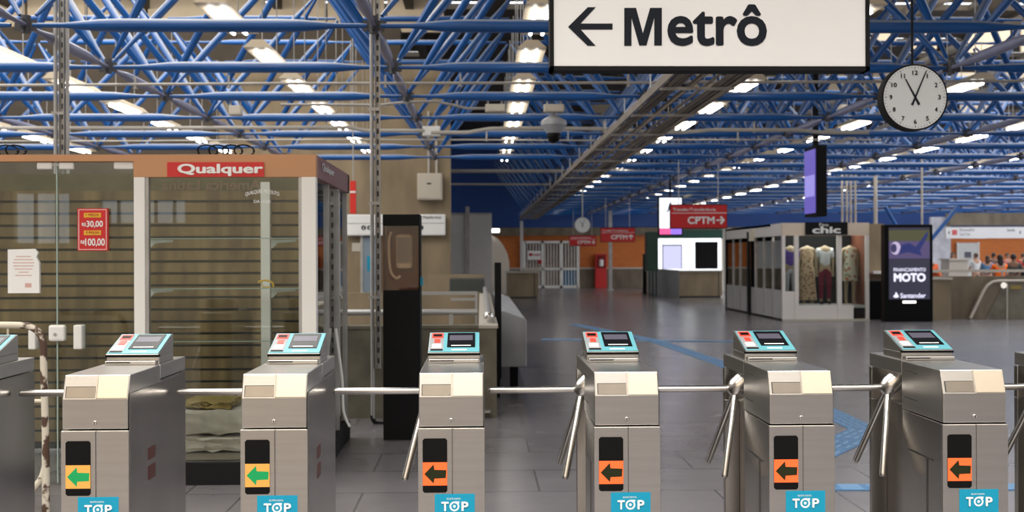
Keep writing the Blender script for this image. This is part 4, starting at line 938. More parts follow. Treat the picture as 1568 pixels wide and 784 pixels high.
# ------------------------------------------------------------ hanging red signs and screens
def red_sign(label, x0, x1, y0, y1, Y, arrow):
    a = at(x0, y1, Y); b = at(x1, y0, Y); w = b.x-a.x; h = b.z-a.z
    e = empty('hanging_sign', (a.x, Y, 0), 0, label, 'sign', 'red hanging signs')
    MB().box(0, w, 0, 0.1, a.z, b.z).build('sign_panel', M['redsign'], e); MB().box(-0.012, w+0.012, 0.01, 0.09, a.z-0.02, b.z+0.02).build('sign_frame', M['blackm'], e)
    MB().box(0.02*w, w, -0.004, 0, a.z+h*0.64, a.z+h*0.665).build('divider_line', M['whitel'], e)
    lettering('Transfer/Transferência', M['whitel'], e, (0.04*w, -0.005, a.z+h*0.74), XU, ZU, 0.76*w, h*0.14, 0.01)
    lettering('CPTM', M['whitel'], e, (0.30*w, -0.005, a.z+h*0.17), XU, ZU, 0.48*w, h*0.33, 0.03)
    cx, cz, q = 0.885*w, a.z+h*0.335, 0.075*w
    if arrow == 'r': pts = [(-1, -.16), (.35, -.16), (-.15, -.7), (.2, -1), (1.05, 0), (.2, 1), (-.15, .7), (.35, .16), (-1, .16)]
    else: pts = [(-.16, -1), (.16, -1), (.16, .35), (.7, -.15), (1, .2), (0, 1.05), (-1, .2), (-.7, -.15), (-.16, .35)]
    MB().prism_xz([(cx+u*q, cz+v*q) for u, v in pts], -0.006, -0.0).build('arrow', M['whitel'], e)
    for q in (0.15*w, 0.85*w): MB().tube((q, 0.05, b.z), (q, 0.05, 7.98), 0.010, 6).build('hanging_rod', M['galv'], e)
red_sign('large red CPTM sign with right arrow overlapping the white screen', 1027, 1113, 314, 349, 27, 'r')
red_sign('middle red CPTM sign with up arrow above the fire cabinet', 920, 972, 349, 370, 44, 'u')
red_sign('smallest red CPTM sign hanging over the barred gate', 872, 912.5, 361, 376, 56, 'r')
Yd = 33; a = at(1010, 359, Yd); b = at(1043.5, 303, Yd)
e = empty('hanging_screen', (a.x, Yd, 0), 0, 'bright white portrait screen hanging behind the red CPTM sign', 'screen')
w = b.x-a.x; h = b.z-a.z
MB().box(-0.04, w+0.04, 0.0, 0.12, a.z-0.04, b.z+0.04).build('screen_case', M['blackm'], e)
MB().box(0, w, -0.01, 0, a.z+h*0.17, b.z).build('screen_image', glow('screen_white', (0.86, 0.9, 1), 1.3), e)
MB().box(0, w*0.5, -0.01, 0, a.z, a.z+h*0.165).build('pink_band', glow('screen_pink', (0.9, 0.12, 0.35), 0.9), e); MB().box(w*0.5, w, -0.01, 0, a.z, a.z+h*0.165).build('violet_band', glow('screen_violet', (0.35, 0.2, 0.9), 0.9), e)
MB().prism_xz([(w*0.25, a.z+h*0.58), (w*0.42, a.z+h*0.63), (w*0.52, a.z+h*0.83), (w*0.60, a.z+h*0.9), (w*0.44, a.z+h*0.86), (w*0.36, a.z+h*0.66)], -0.014, -0.01).build('dark_figure', M['lcd'], e)
MB().tube((w/2, 0.06, b.z), (w/2, 0.06, 7.98), 0.03, 8).build('hanging_pole', M['blackm'], e)
# side-on purple screen
Yd = 20; a = at(1250, 331, Yd); b = at(1266, 222, Yd)
e = empty('hanging_screen', (a.x, Yd, 0), 0, 'black hanging display with purple lit screen on its left side', 'screen')
w = b.x-a.x
MB().box(0, w, 0, 0.72, a.z, b.z).build('screen_case', M['blackm'], e); 
MB().box(-0.012, 0, 0.03, 0.69, a.z+0.06, b.z-0.06).build('screen_image', glow('screen_purple', (0.16, 0.12, 0.60), 0.6), e)
MB().box(-0.014, -0.012, 0.06, 0.66, a.z+0.35, a.z+0.72).build('pale_panel', glow('screen_lilac', (0.36, 0.32, 0.85), 0.7), e)
MB().box(w*0.3, w*0.7, 0.3, 0.4, b.z, 7.98).build('hanging_pole', M['blackm'], e)

# ------------------------------------------------------------ clothes kiosk
Yk = 28.5; kxl = X_(1198, Yk); kxr = X_(1331, Yk); kzt = Z_(342.5, Yk); kyb = 35.2
k = empty('clothes_kiosk', (kxl, Yk, 0), 0, 'white clothes shop kiosk with dressed mannequins and black sign', 'kiosk')
w = kxr-kxl; L_ = kyb-Yk; s_ = Yk/1800
M['beigek'] = mat('pale_beige_panel', (0.72, 0.60, 0.48), 0.5)
M['wk'] = mat('kiosk_white', (0.78, 0.74, 0.71), 0.45)
def zz_(py): return Z_(py, Yk)
m = MB(); m.box(0, w, 0, 0.08, zz_(362), kzt); m.build('front_fascia', M['beigek'], k)
MB().box(0, 0.08, 0.08, L_, zz_(362), kzt).build('side_fascia', M['wk'], k)
MB().box(w-0.08, w, 0.08, L_, 0, kzt).build('side_wall', M['brownb'], k); MB().box(0, w, L_-0.08, L_, 0, kzt).build('back_wall', M['blackm'], k)
def kx(px): return X_(px, Yk)-kxl
m = MB()
for a, b in ((1198, 1202.5), (1217, 1223), (1282.5, 1289), (1326, 1331)): m.box(kx(a), kx(b), 0, 0.1, 0, zz_(362))
m.build('front_post', M['wk'], k, fix=False)
MB().box(kx(1202), kx(1217), 0.02, 0.06, 0.0, zz_(448)).build('lower_panel', M['wk'], k)
MB().box(kx(1223), kx(1283), 0.02, 0.06, 0.0, zz_(469.5)).build('lower_panel', M['wk'], k)
MB().box(kx(1289), kx(1307), 0.02, 0.06, 0.0, zz_(469.5)).build('lower_panel', M['wk'], k)
MB().box(0, w, -0.03, 0.1, 0, 0.05).build('plinth', M['ledge'], k)
for a, b in ((1202.5, 1217), (1223, 1282.5), (1289, 1326)): MB().box(kx(a), kx(b), 0.03, 0.04, 0.1, zz_(363)).build('shop_window', M['glass'], k)
MB().box(0.1, w-0.1, 1.1, 1.14, 0.05, kzt-0.05).build('display_backdrop', M['blackm'], k)
MB().box(kx(1223), kx(1326), 0.07, 1.1, zz_(474), zz_(470)).build('display_stage', M['wk'], k)
MB().box(0, w, 1.14, L_, kzt-0.06, kzt).build('light_stop_panel', M['wk'], k)  # added over the rear to keep light out of the interior
area('display_fill', (kxl+w*0.5, Yk+0.6, kzt-0.08), (0, 0, 0), w*0.8, 0.5, 16, (1.0, 0.95, 0.88))  # unseen fill added to brighten the mannequins
# side glazing
n = 7; 
for i in range(n):
    y0 = 0.1+i*(L_-0.2)/n; y1 = 0.1+(i+1)*(L_-0.2)/n
    MB().box(0.03, 0.045, y0, y1, 0.75, kzt-0.42).build('side_window', M['mirrorglass'], k)
    MB().box(0.0, 0.06, y0-0.02, y0+0.02, 0.05, kzt-0.3).build('mullion', M['galv'], k)
    MB().box(0.02, 0.06, y0, y1, 0.05, 0.75).build('side_panel', mat('mirror_white', (0.5, 0.49, 0.5), 0.15, spec=0.8), k)
MB().box(-0.05, 0.0, 3.4, 3.62, 0.0, kzt-0.15).build('dark_door_post', M['blackm'], k)
MB().box(-0.04, 0.0, 2.9, 3.4, kzt-0.4, kzt-0.1).build('side_sign_plate', M['beige'], k)
b_ = MB().box(kx(1233), kx(1297.5), -0.04, 0, zz_(361), zz_(341.5)).build('shop_sign', M['blackm'], k)
lettering('chic', M['whitel'], b_, (kx(1243), -0.045, zz_(359)), XU, ZU, kx(1287)-kx(1243), zz_(348)-zz_(359), 0.04); lettering('Fino', M['whitel'], b_, (kx(1254), -0.045, zz_(348)), XU, ZU, kx(1268)-kx(1254), zz_(343)-zz_(348), 0.0)

# ------------------------------------------------------------ people and mannequins
def skin_mesh(name, joints, edges, radii, m, parent, root=0, sub=1):
    me = bpy.data.meshes.new(name); me.from_pydata([tuple(j) for j in joints], edges, []); me.materials.append(m)
    o = bpy.data.objects.new(name, me); C.objects.link(o)
    sk = o.modifiers.new('skin', 'SKIN'); sk.use_smooth_shade = True
    ly = me.skin_vertices[0] if me.skin_vertices else None
    if ly is None:
        bpy.context.view_layer.objects.active = o; o.select_set(True); bpy.ops.mesh.customdata_skin_add(); o.select_set(False); ly = me.skin_vertices[0]
    for i, r in enumerate(radii):
        ly.data[i].radius = r if isinstance(r, tuple) else (r, r); ly.data[i].use_root = (i == root)
    sb = o.modifiers.new('sub', 'SUBSURF'); sb.levels = sub; sb.render_levels = sub
    dg = bpy.context.evaluated_depsgraph_get(); dg.update()
    m2 = bpy.data.meshes.new_from_object(o.evaluated_get(dg)); bpy.data.objects.remove(o)
    for p in m2.polygons: p.use_smooth = True
    o2 = bpy.data.objects.new(name, m2); C.objects.link(o2)
    if parent: o2.parent = parent
    return o2
def figure(root, h, skinm, shirtm, trouserm, hairm, lean=0.0, arms=((0.25, 0.1), (0.25, 0.1)), head=True, hair='short', turn=0, skirt=None):
    """local frame: faces -y. h = standing height; lean bends the torso forward (radians); arms = (lift forward, bend) per side"""
    s = h/1.75
    def up(z, y=0.0):                                  # torso point after leaning about the hip
        d = z-0.95; return Vector((0, y*s - math.sin(lean)*d*s, (0.95 + math.cos(lean)*d)*s))
    J = []; E = []; Rr = []
    def add(p, r, par=None):
        J.append(p); Rr.append(tuple(q*s for q in r) if isinstance(r, tuple) else r*s)
        if par is not None: E.append((par, len(J)-1))
        return len(J)-1
    pel = add(up(0.95), (0.155, 0.11)); wa = add(up(1.10), (0.135, 0.095), pel); ch = add(up(1.30), (0.165, 0.115), wa); sh = add(up(1.43), (0.12, 0.085), ch)
    ne = add(up(1.50), 0.055, sh); 
    if head:
        j = add(up(1.56, -0.01), (0.062, 0.07), ne); c = add(up(1.62, -0.015), (0.076, 0.094), j); t = add(up(1.70, 0.0), (0.072, 0.088), c)
    else: add(up(1.53), 0.05, ne)
    armpts = []
    for sd, (li, be) in zip((-1, 1), arms):
        s0 = up(1.42) + Vector((sd*0.175*s, 0, 0)); a0 = add(s0, 0.055, sh)
        d = Vector((sd*0.12, -math.sin(li), -math.cos(li))); el = s0 + d*0.29*s
        a1 = add(el, 0.042, a0); d2 = Vector((0, -math.sin(li+be), -math.cos(li+be))); wr = el + d2*0.25*s
        a2 = add(wr, 0.028, a1); pm = wr + d2*0.07*s; a3 = add(pm, (0.036, 0.018), a2)
        armpts.append((s0, el, wr))
        for q, (fx, fl) in enumerate(((-0.028, 0.07), (-0.009, 0.08), (0.01, 0.075), (0.028, 0.06))):
            f0 = add(pm + Vector((fx*s, 0, 0)) + d2*0.03*s, 0.009, a3); f1 = add(pm + Vector((fx*s, -0.01*s, 0)) + d2*(0.03+fl*0.5)*s, 0.0085, f0); add(pm + Vector((fx*s, -0.025*s, 0)) + d2*(0.02+fl)*s, 0.007, f1)
        t0 = add(wr + d2*0.03*s + Vector((-sd*0.035*s, -0.01*s, 0)), 0.011, a2); add(wr + d2*0.08*s + Vector((-sd*0.05*s, -0.02*s, 0)), 0.009, t0)
    legpts = []
    for sd in (-1, 1):
        hp_ = Vector((sd*0.09*s, 0, 0.88*s)); l0 = add(hp_, 0.09, pel); kn = Vector((sd*0.10*s, -0.015*s, 0.49*s)); l1 = add(kn, 0.06, l0); an = Vector((sd*0.10*s, 0.01*s, 0.09*s)); l2 = add(an, 0.042, l1)
        add(Vector((sd*0.11*s, -0.12*s, 0.035*s)), (0.042, 0.03), l2); legpts.append((hp_, kn, an))
    body = skin_mesh('body', J, E, Rr, skinm, root)
    if shirtm:
        P = [up(0.93), up(1.10), up(1.30), up(1.43)]; rr = [(0.17, 0.125), (0.148, 0.108), (0.178, 0.128), (0.13, 0.095)]; ee = [(0, 1), (1, 2), (2, 3)]
        for (s0, el, wr) in armpts:
            n0 = len(P); P += [s0, s0+(el-s0)*0.8]; rr += [0.068, 0.058]; ee += [(3, n0), (n0, n0+1)]
        skin_mesh('shirt', P, ee, [tuple(q*s for q in r) if isinstance(r, tuple) else r*s for r in rr], shirtm, root)
    if trouserm:
        P = [up(0.99), Vector((0, 0, 0.92*s))]; rr = [(0.16, 0.118), (0.165, 0.12)]; ee = [(0, 1)]
        for (a_, b_, c_) in legpts:
            n0 = len(P); P += [a_, b_, c_+Vector((0, 0, 0.02))]; rr += [0.10, 0.072, 0.058]; ee += [(1, n0), (n0, n0+1), (n0+1, n0+2)]
        skin_mesh('trousers', P, ee, [tuple(q*s for q in r) if isinstance(r, tuple) else r*s for r in rr], trouserm, root)
        for (a_, b_, c_) in legpts: MB().sphere((c_.x, c_.y-0.055*s, 0.045*s), 0.05*s, 12, 8, sx=1.0, sy=2.4, sz=0.9).build('shoe', M['blackm'], root, smooth=True)
    if skirt:
        zt__, zb__, mm = skirt; n = 20; vs = []; fs = []
        prof = [(1.45, 0.13, 0.10), (1.30, 0.175, 0.13), (1.10, 0.145, 0.11), (0.92, 0.18, 0.14), (0.6, 0.21, 0.17), (zb__, 0.25, 0.20)]
        for (z_, rx, ry) in prof:
            for i in range(n):
                th = 2*math.pi*i/n; wv = 1+0.06*math.sin(5*th)*(1 if z_ < 0.9 else 0); vs.append((rx*wv*s*math.cos(th), ry*wv*s*math.sin(th), z_*s))
        for q in range(len(prof)-1):
            for i in range(n): j = (i+1) % n; fs.append((q*n+i, q*n+j, (q+1)*n+j, (q+1)*n+i))
        fs.append(tuple(range(n)))
        MB().add(vs, fs).build('dress', mm, root, smooth=True)
    if head:
        hc = up(1.645, 0.012)
        hm = MB().sphere(hc, 0.1*s, 16, 10, sx=0.86, sy=1.02, sz=1.02)
        if hair == 'short': hm.v = [(x, y if not (z < hc.z-0.02*s and y < hc.y+0.01*s) else y+0.05*s, max(z, hc.z-0.045*s) if y > hc.y else max(z, hc.z+0.035*s)) for x, y, z in hm.v]
        elif hair == 'long':
            hm.v = [(x, y, max(z, hc.z+0.035*s) if y < hc.y-0.01*s else z) for x, y, z in hm.v]
            p0 = hc; hm.sphere((p0.x, p0.y+0.05*s, p0.z-0.13*s), 0.09*s, 14, 8, sx=0.95, sy=0.5, sz=1.6)
        hm.build('hair', hairm, root, smooth=True)
        fc = MB().sphere(up(1.615, -0.105), 0.014*s, 8, 6, sx=0.8, sz=1.4); fc.build('nose', skinm, root, smooth=True)
        ey = MB()
        for sd in (-1, 1): p0 = up(1.645, -0.083); ey.sphere((p0.x+sd*0.03*s, p0.y, p0.z), 0.010*s, 8, 6)
        ey.build('eyes', M['ink'], root, fix=False); p0 = up(1.58, -0.085); MB().box(p0.x-0.02*s, p0.x+0.02*s, p0.y-0.004*s, p0.y+0.01, p0.z-0.004*s, p0.z+0.004*s).build('mouth', M['red'], root)
        er = MB()
        for sd in (-1, 1): p0 = up(1.62, 0.01); er.sphere((p0.x+sd*0.079*s, p0.y, p0.z), 0.022*s, 8, 6, sx=0.45, sz=1.3)
        er.build('ears', skinm, root, smooth=True, fix=False)
    return body
def print_mat(name, c1, c2, sc_):
    m = bpy.data.materials.new(name); m.use_nodes = True; N = m.node_tree.nodes; L = m.node_tree.links; b = N['Principled BSDF']; b.inputs['Roughness'].default_value = 0.85
    tc = N.new('ShaderNodeTexCoord'); v = N.new('ShaderNodeTexVoronoi'); v.inputs['Scale'].default_value = sc_; L.new(tc.outputs['Object'], v.inputs[0]); r = N.new('ShaderNodeValToRGB'); L.new(v.outputs['Distance'], r.inputs[0])
    r.color_ramp.interpolation = 'CONSTANT'; r.color_ramp.elements[0].color = (*c1[0], 1); r.color_ramp.elements[1].position = 0.4; r.color_ramp.elements[1].color = (*c2, 1)
    if len(c1) > 1: e_ = r.color_ramp.elements.new(0.25); e_.color = (*c1[1], 1)
    L.new(r.outputs[0], b.inputs['Base Color']); return m
M['mannequin'] = mat('beige_mannequin', (0.42, 0.33, 0.22), 0.5)
def mannequin(label, px, Y, rz=0, **kw):
    p0 = X_(px, Y); e = empty('mannequin', (p0, Y, Z_(470, Yk)+0.005), rz, label, 'mannequin')
    figure(e, 1.68, M['mannequin'], kw.get('shirt'), kw.get('trousers'), None, head=False, arms=((0.0, 0.0), (0.0, 0.0)), skirt=kw.get('skirt')); e.scale = (1, 1, 1); return e
mannequin('mannequin in long black and cream patterned dress at kiosk window left', 1236, Yk+0.55, skirt=(1.45, 0.12, print_mat('patterned_dress', [(0.04, 0.03, 0.03), (0.5, 0.25, 0.18)], (0.60, 0.46, 0.30), 14)))
mannequin('mannequin in white top and maroon trousers in the kiosk window', 1263, Yk+0.55, shirt=cloth('white_top', (0.75, 0.78, 0.85)), trousers=cloth('maroon_trousers', (0.20, 0.01, 0.04)))
mannequin('mannequin in pale floral dress at right of the kiosk window', 1301, Yk+0.55, skirt=(1.45, 0.62, print_mat('floral_dress', [(0.55, 0.10, 0.05), (0.25, 0.30, 0.20)], (0.62, 0.58, 0.48), 9)))
e = mannequin('mannequin in violet top in the narrow left kiosk window', 1210, Yk+0.5, shirt=cloth('violet_top', (0.10, 0.05, 0.35)), trousers=cloth('white_trousers', (0.5, 0.5, 0.58)))
# people near the right railing
def person(label, px, Y, h, skinm, shirtc, hairm, rz=0, lean=0.0, arms=((0.3, 0.4), (0.3, 0.4)), hair='short', tr=(0.02, 0.025, 0.04)):
    e = empty('person', (X_(px, Y), Y, 0), rz, label, 'person')
    figure(e, h, skinm, cloth('shirt_cloth', shirtc), cloth('trouser_cloth', tr), hairm, lean, arms, True, hair); return e
person('person in orange shirt leaning over the railing beside ad totem', 1437, 31.2, 1.78, M['skin'], (0.85, 0.16, 0.05), M['hair'], rz=R(-60), lean=0.75, arms=((0.9, 0.3), (0.9, 0.3)))
person('person with dark hair sitting behind the cream desk booth', 1459, 44, 1.72, M['skin'], (0.1, 0.02, 0.02), M['hair'], hair='long')
person('person in white t-shirt beside the white door', 1494, 42, 1.68, M['skin'], (0.62, 0.62, 0.62), M['hairb'], rz=R(200))
person('person in light blue vest left of the orange shirt', 1512, 40, 1.60, M['skin'], (0.10, 0.22, 0.40), M['hairb'], rz=R(160), hair='long')
person('person in navy shirt between blue vest and orange shirt', 1521, 46, 1.70, M['skind'], (0.02, 0.02, 0.06), M['hair'], rz=R(180))
person('person in bright orange shirt with dark hair seen from behind', 1531, 31.5, 1.62, M['skin'], (1.0, 0.17, 0.004), M['hair'], rz=R(180), hair='long', arms=((0.7, 0.8), (0.7, 0.8)))
person('person in pink top just right of the orange shirt', 1543, 45, 1.68, M['skin'], (0.6, 0.2, 0.18), M['hair'], rz=R(30))
person('person in dark grey t-shirt with arms forward on the railing', 1552, 33.5, 1.64, M['skind'], (0.05, 0.06, 0.06), M['hair'], rz=R(150), arms=((0.8, 0.7), (0.8, 0.7)), hair='short')
person('person in red top at the right edge of the picture', 1566, 45, 1.68, M['skin'], (0.65, 0.02, 0.03), M['hairb'], rz=R(180))
person('person in black shirt at the railing near right edge', 1570, 32.5, 1.5, M['skind'], (0.01, 0.01, 0.012), M['hair'], rz=R(200), arms=((0.8, 0.7), (0.8, 0.7)))

# ------------------------------------------------------------ digital totem
Yt = 28.0; a = at(1355, 496, Yt); b = at(1428.5, 343.5, Yt); tx = a.x; w = b.x-a.x
e = empty('ad_totem', (tx, Yt, 0), 0, 'large black digital ad totem reading Financiamento Moto', 'advertising totem')
def tX(px): return X_(px, Yt)-tx
def tZ(py): return Z_(py, Yt)
MB().box(0, w, 0, 0.28, 0.0, b.z).build('totem_body', M['black'], e, bevel=0.02)
s_ = MB().box(tX(1361), tX(1423.5), -0.01, 0, tZ(461), tZ(350)).build('screen', glow('screen_dark_blue', (0.035, 0.033, 0.06), 0.7), e)
MB().box(tX(1361), tX(1423.5), -0.014, -0.01, tZ(371), tZ(354)).build('field_image', glow('screen_field', (0.09, 0.09, 0.04), 0.7), s_)
MB().box(tX(1361), tX(1423.5), -0.014, -0.01, tZ(398), tZ(371)).build('road_image', glow('screen_road', (0.12, 0.09, 0.22), 0.6), s_)
m = MB(); 
def disc(cx, cy, r, y, rr=1.0):
    n = 20; return [(tX(cx)+r*math.cos(2*math.pi*i/n)*s28*rr, tZ(cy)+r*math.sin(2*math.pi*i/n)*s28) for i in range(n)]
s28 = Yt/1800
MB().prism_xz(disc(1371, 382, 10, 0, 0.8), -0.018, -0.014).build('wheel_image', glow('screen_wheel', (0.5, 0.42, 0.6), 0.9), s_)
MB().prism_xz(disc(1368, 382, 7, 0, 0.7), -0.02, -0.018).build('wheel_shadow', glow('screen_wheel_dark', (0.04, 0.03, 0.10), 0.9), s_)
MB().prism_xz([(tX(x), tZ(y)) for x, y in ((1374, 392), (1380, 377), (1392, 374), (1402, 380), (1420, 356), (1421, 362), (1408, 386), (1412, 394), (1390, 388))], -0.018, -0.014).build('motorbike_image', glow('screen_bike', (0.02, 0.03, 0.16), 0.7), s_)
wt = glow('screen_white_text', (0.8, 0.8, 1.0), 1.0)
lettering('FINANCIAMENTO', wt, s_, (tX(1368), -0.016, tZ(418)), XU, ZU, tX(1417)-tX(1368), tZ(412.5)-tZ(418), 0.01)
lettering('MOTO', wt, s_, (tX(1368), -0.016, tZ(434)), XU, ZU, tX(1417)-tX(1368), tZ(420.5)-tZ(434), 0.05)
lettering('Santander', wt, s_, (tX(1378), -0.016, tZ(459)), XU, ZU, tX(1417)-tX(1378), tZ(451.5)-tZ(459), 0.02)
MB().prism_xz([(tX(x), tZ(y)) for x, y in ((1367, 456), (1370, 453.5), (1371.5, 449), (1374, 453.5), (1376, 456), (1374, 458.5), (1369, 458.5))], -0.017, -0.014).build('flame_emblem', wt, s_)
MB().box(tX(1382), tX(1402), -0.02, 0, tZ(467), tZ(463.5)).build('light_bar', glow('light_bar', (1, 0.97, 0.9), 2.0), e)

# column and black bin between kiosk and totem
Yc = 30.5
e = empty('concrete_column', (0, 0, 0), 0, 'square beige column between the clothes kiosk and the ad totem', 'column')
MB().box(X_(1331, Yc), X_(1353, Yc), Yc, Yc+0.35, 0, Z_(344, Yc)).build('column_shaft', M['conc'], e)
MB().box(X_(1331, Yc)-0.05, X_(1353, Yc)+0.3, Yc-0.45, Yc+0.4, Z_(421, Yc), Z_(417, Yc)).build('white_shelf', M['whitel'], e)
tag(MB().box(X_(1332, 29), X_(1354, 29), 29, 29.5, 0, Z_(432, 29)).build('waste_bin', M['blackm'], bevel=0.02), 'black square bin between the clothes kiosk and the totem', 'bin')
for (lab, pxs, y1, Y) in (('bundle of slim vertical pipes rising behind the clothes kiosk', (1290, 1297, 1303, 1310), 262, 34), ('single grey vertical pipe behind the clothes kiosk right end', (1341,), 270, 32), ('thin vertical pole above the ad totem', (1412,), 180, 30)):
    e = empty('vertical_pipes', (0, 0, 0), 0, lab, 'pipes')
    for px in pxs: MB().tube((X_(px, Y), Y, 0), (X_(px, Y), Y, min(Z_(y1, Y), 5.5)), 0.035 if len(pxs) > 1 else (0.055 if px == 1341 else 0.03), 8).build('pipe', M['conduit'], e, smooth=True)

# ------------------------------------------------------------ right parapet, escalator side, far right things
Yp = 29.2; px0 = X_(1428, Yp); zp = Z_(423, Yp, 1500)
e = empty('concrete_parapet', (0, 0, 0), 0, 'long brown concrete parapet behind the ad totem', 'parapet')
MB().box(px0, 22, Yp, Yp+0.25, 0, zp).build('parapet_wall', M['concd'], e)
MB().box(px0-0.3, X_(1444, Yp), Yp-0.5, Yp-0.02, 0, Z_(431, Yp-0.5)).build('end_pier', M['conc'], e)
MB().box(px0-0.3, X_(1444, Yp)+0.03, Yp-0.53, Yp, Z_(431, Yp-.5), Z_(431, Yp-.5)+0.05).build('pier_cap', M['ledge'], e)
e = empty('handrail', (0, 0, 0), 0, 'pale handrail on top of the brown concrete parapet', 'handrail')
zh = Z_(415, Yp, 1500); MB().box(px0, 22, Yp+0.08, Yp+0.16, zh-0.035, zh+0.035).build('rail_tube', M['ledge'], e)
x = px0+0.3
while x < 18: MB().box(x, x+0.04, Yp+0.1, Yp+0.14, zp, zh-0.03).build('rail_post', M['ledge'], e); x += 1.5
e = empty('escalator_side', (0, 0, 0), 0, 'sloping escalator side panel in front of the brown parapet', 'escalator')
Ye = 28.9
P = [(1486, 492.5), (1506, 446), (1512, 437), (1520, 431.5), (1530, 430), (1640, 430), (1640, 492.5)]
pts = [(at(x, y, Ye).x, max(at(x, y, Ye).z, 0)) for x, y in P]; pts[0] = (pts[0][0], 0); pts[-1] = (pts[-1][0], 0)
MB().prism_xz(pts, Ye, Ye+0.2).build('side_panel', M['concd'], e)
P2 = [(1486, 492.5), (1506, 446), (1512, 437), (1520, 431.5), (1530, 430), (1640, 430)]
MB().path([(at(x, y, Ye).x, Ye-0.01, max(0.03, at(x, y, Ye).z)) for x, y in P2], 0.035, 8).build('handrail_edge', M['ledge'], e, smooth=True)
P3 = [(1508, 492.5), (1534, 440), (1541, 435), (1640, 435), (1640, 492.5)]
pts = [(at(x, y, Ye).x, max(at(x, y, Ye).z, 0)) for x, y in P3]; pts[0] = (pts[0][0], 0); pts[-1] = (pts[-1][0], 0)
MB().prism_xz(pts, Ye-0.02, Ye).build('inner_panel', M['concg'], e)
x = X_(1541, Ye); MB().box(x-0.015, x+0.015, Ye-0.04, Ye-0.02, 0, Z_(437, Ye)).build('panel_seam', M['ledge'], e)
c_ = at(1538, 437, Ye-0.06); MB().lathe((c_.x, Ye-0.07, c_.z), (c_.x, Ye-0.02, c_.z), [(0, 0.06), (1, 0.075)], 16).build('round_lamp', glow('small_round_lamp', (1, 0.95, 0.85), 0.7), e)
a = at(1547, 443, Ye); b = at(1563, 437, Ye); MB().box(a.x, b.x, Ye-0.03, Ye-0.02, a.z, b.z).build('yellow_label', mat('olive_label', (0.28, 0.20, 0.05), 0.6), e)

Ym = 40
e = empty('desk_booth', (0, 0, 0), 0, 'cream desk booth behind the railing left of the white door', 'desk'); Yz = 38
MB().hexa([(X_(1450, Yz), Yz, 0), (X_(1482, Yz), Yz, 0), (X_(1482, Yz), Yz+0.7, 0), (X_(1450, Yz), Yz+0.7, 0), (X_(1454, Yz), Yz, Z_(401, Yz)), (X_(1482, Yz), Yz, Z_(401, Yz)), (X_(1482, Yz), Yz+0.7, Z_(401, Yz)), (X_(1454, Yz), Yz+0.7, Z_(401, Yz))]).build('desk_body', M['ledge'], e)
MB().box(X_(1452, Yz), X_(1484, Yz), Yz-0.05, Yz+0.75, Z_(401, Yz), Z_(398.5, Yz)).build('desk_top', M['ledge'], e)
e = empty('overhead_sign', (0, 0, 0), 0, 'long white overhead station sign with red round emblem at right', 'sign'); Yo = 48
a = at(1449, 365, Yo); b = at(1600, 347.5, Yo)
MB().box(a.x, 26, Yo, Yo+0.2, a.z, b.z).build('sign_panel', M['signwhite'], e)
MB().box(X_(1478, Yo), X_(1512, Yo), Yo+0.01, Yo+0.19, Z_(367.5, Yo), a.z).build('sign_box', M['signwhite'], e)
MB().box(X_(1458, Yo), X_(1465.5, Yo), -0.02+Yo, Yo, Z_(361.5, Yo), Z_(354, Yo)).build('red_emblem', mat('pink_red_emblem', (0.65, 0.12, 0.12), 0.5), e)
lettering('Estação', M['lcd'], e, (X_(1470, Yo), Yo-0.01, Z_(356.5, Yo)), XU, ZU, 0.6, 0.12, 0.0); lettering('Linha Trens', M['lcd'], e, (X_(1470, Yo), Yo-0.01, Z_(362.5, Yo)), XU, ZU, 0.42, 0.10, 0.0); lettering('Saída', M['lcd'], e, (X_(1542, Yo), Yo-0.01, Z_(356.5, Yo)), XU, ZU, 0.33, 0.12, 0.0)
for px in (1452, 1561): 
    MB().prism_xz([(X_(px, Yo), Z_(358, Yo)), (X_(px+2, Yo), Z_(361, Yo)), (X_(px+2, Yo), Z_(355, Yo))], Yo-0.01, Yo).build('arrow', M['ink'], e)
struct(MB().box(X_(1455, 49.5), 33, 49.5, 50.0, Z_(347, 49.5), Z_(328, 49.5)).build('trim_7', M['concd']))
Yo = 50; e = empty('poster_wall', (0, 0, 0), 0, 'white patterned wall panel behind the ad totem at right', 'wall panel')
MB().box(X_(1426, Yo), X_(1456, Yo), Yo, Yo+0.2, 0, Z_(334, Yo)).build('panel', mat('white_mottled_panel', (0.55, 0.55, 0.6), 0.5, noise=0.2, nscale=3), e)
Yd_ = YF-0.2; e = empty('white_door', (0, 0, 0), 0, 'white door in the orange brick wall behind the people', 'door')
MB().box(X_(1467, Yd_), X_(1498, Yd_), Yd_, Yd_+0.15, 0, Z_(374, Yd_)).build('door_leaf', M['whitewall'], e); MB().box(X_(1477, Yd_), X_(1487, Yd_), Yd_-0.02, Yd_, Z_(397, Yd_), Z_(388, Yd_)).build('vent_grille', M['lcd'], e)
MB().box(X_(1465.5, Yd_), X_(1467, Yd_), Yd_-0.03, Yd_+0.1, 0, Z_(373, Yd_)).build('door_frame', M['white'], e); MB().box(X_(1498, Yd_), X_(1499.5, Yd_), Yd_-0.03, Yd_+0.1, 0, Z_(373, Yd_)).build('door_frame', M['white'], e)
e = empty('blue_strut', (0, 0, 0), 0, 'blue tubular branching struts rising above the ad totem', 'strut')
jn = at(1402, 396, 38); MB().tube((jn.x, 38, 0), (jn.x, 38, jn.z+0.1), 0.16, 14).build('column_shaft', M['blue'], e, smooth=True); MB().tube(jn, at(1467, 316, 38), 0.07, 10).build('strut_tube', M['blue'], e, smooth=True); MB().tube(jn, at(1355, 316, 38), 0.06, 10).build('strut_tube', M['blue'], e, smooth=True)

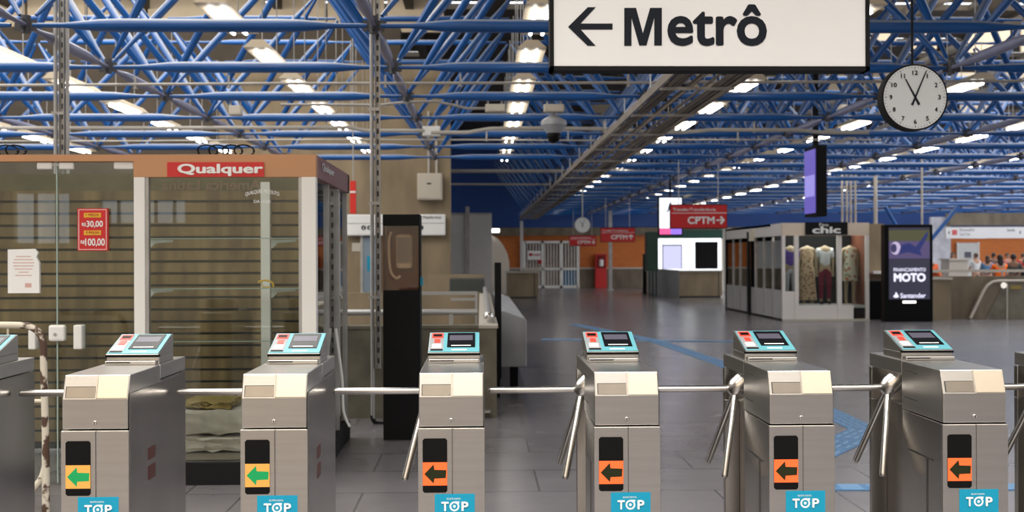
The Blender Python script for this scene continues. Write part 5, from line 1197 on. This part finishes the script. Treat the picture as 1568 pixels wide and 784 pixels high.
# ------------------------------------------------------------ blue tactile paving
nstrip = [0]
def strip(label, pts, w):
    nstrip[0] += 1; dz = 0.0013*nstrip[0]
    m = MB(); e = empty('tactile_path', (0, 0, 0), 0, label, 'tactile paving')
    P = [flo(*p) for p in pts]; vs = []; 
    for i, p in enumerate(P):
        d = (P[min(i+1, len(P)-1)]-P[max(i-1, 0)]).normalized(); n = Vector((-d.y, d.x, 0)); vs += [p+n*w/2, p-n*w/2]
    base = [Vector((v.x, v.y, 0.001)) for v in vs]; top = [Vector((v.x, v.y, 0.004+dz)) for v in vs]; N_ = len(vs)
    fs = []
    for i in range(len(P)-1): fs += [(N_+2*i, N_+2*i+1, N_+2*i+3, N_+2*i+2), (2*i, 2*i+2, N_+2*i+2, N_+2*i), (2*i+1, N_+2*i+1, N_+2*i+3, 2*i+3)]
    MB().add(base+top, fs).build('paving_strip', M['tactile'], e, fix=False)
    rb = MB()
    for i in range(len(P)-1):
        d = P[i+1]-P[i]; L = d.length; d.normalize(); n = Vector((-d.y, d.x, 0)); t = 0
        while t < L-0.2:
            for q in (-0.36, -0.12, 0.12, 0.36):
                a = P[i]+d*t+n*q*w; b = a+d*0.15; rb.add([a+n*0.012+Vector((0, 0, .004+dz)), a-n*0.012+Vector((0, 0, .004+dz)), b-n*0.012+Vector((0, 0, .004+dz)), b+n*0.012+Vector((0, 0, .004+dz)), a+Vector((0, 0, .009+dz)), b+Vector((0, 0, .009+dz))], [(0, 4, 5, 3), (1, 2, 5, 4)])
            t += 0.2
    rb.build('raised_ribs', mat('pale_blue_ribs', (0.20, 0.36, 0.58), 0.5), e, fix=False, kind='stuff')
strip('blue tactile path running from the far counter toward the turnstiles', [(880, 497), (1000, 521), (1100, 555), (1180, 588), (1262, 628), (1328, 660)], 0.28)
strip('short blue tactile path branching back left between two turnstiles', [(1328, 660), (1290, 677), (1262, 690), (1180, 730)], 0.34)
strip('blue tactile strip crossing the floor low between the right turnstiles', [(1240, 747), (1400, 747), (1640, 746)], 0.2)
strip('faint blue tactile strip crossing the far floor', [(830, 520), (1000, 522), (1180, 524)], 0.2)
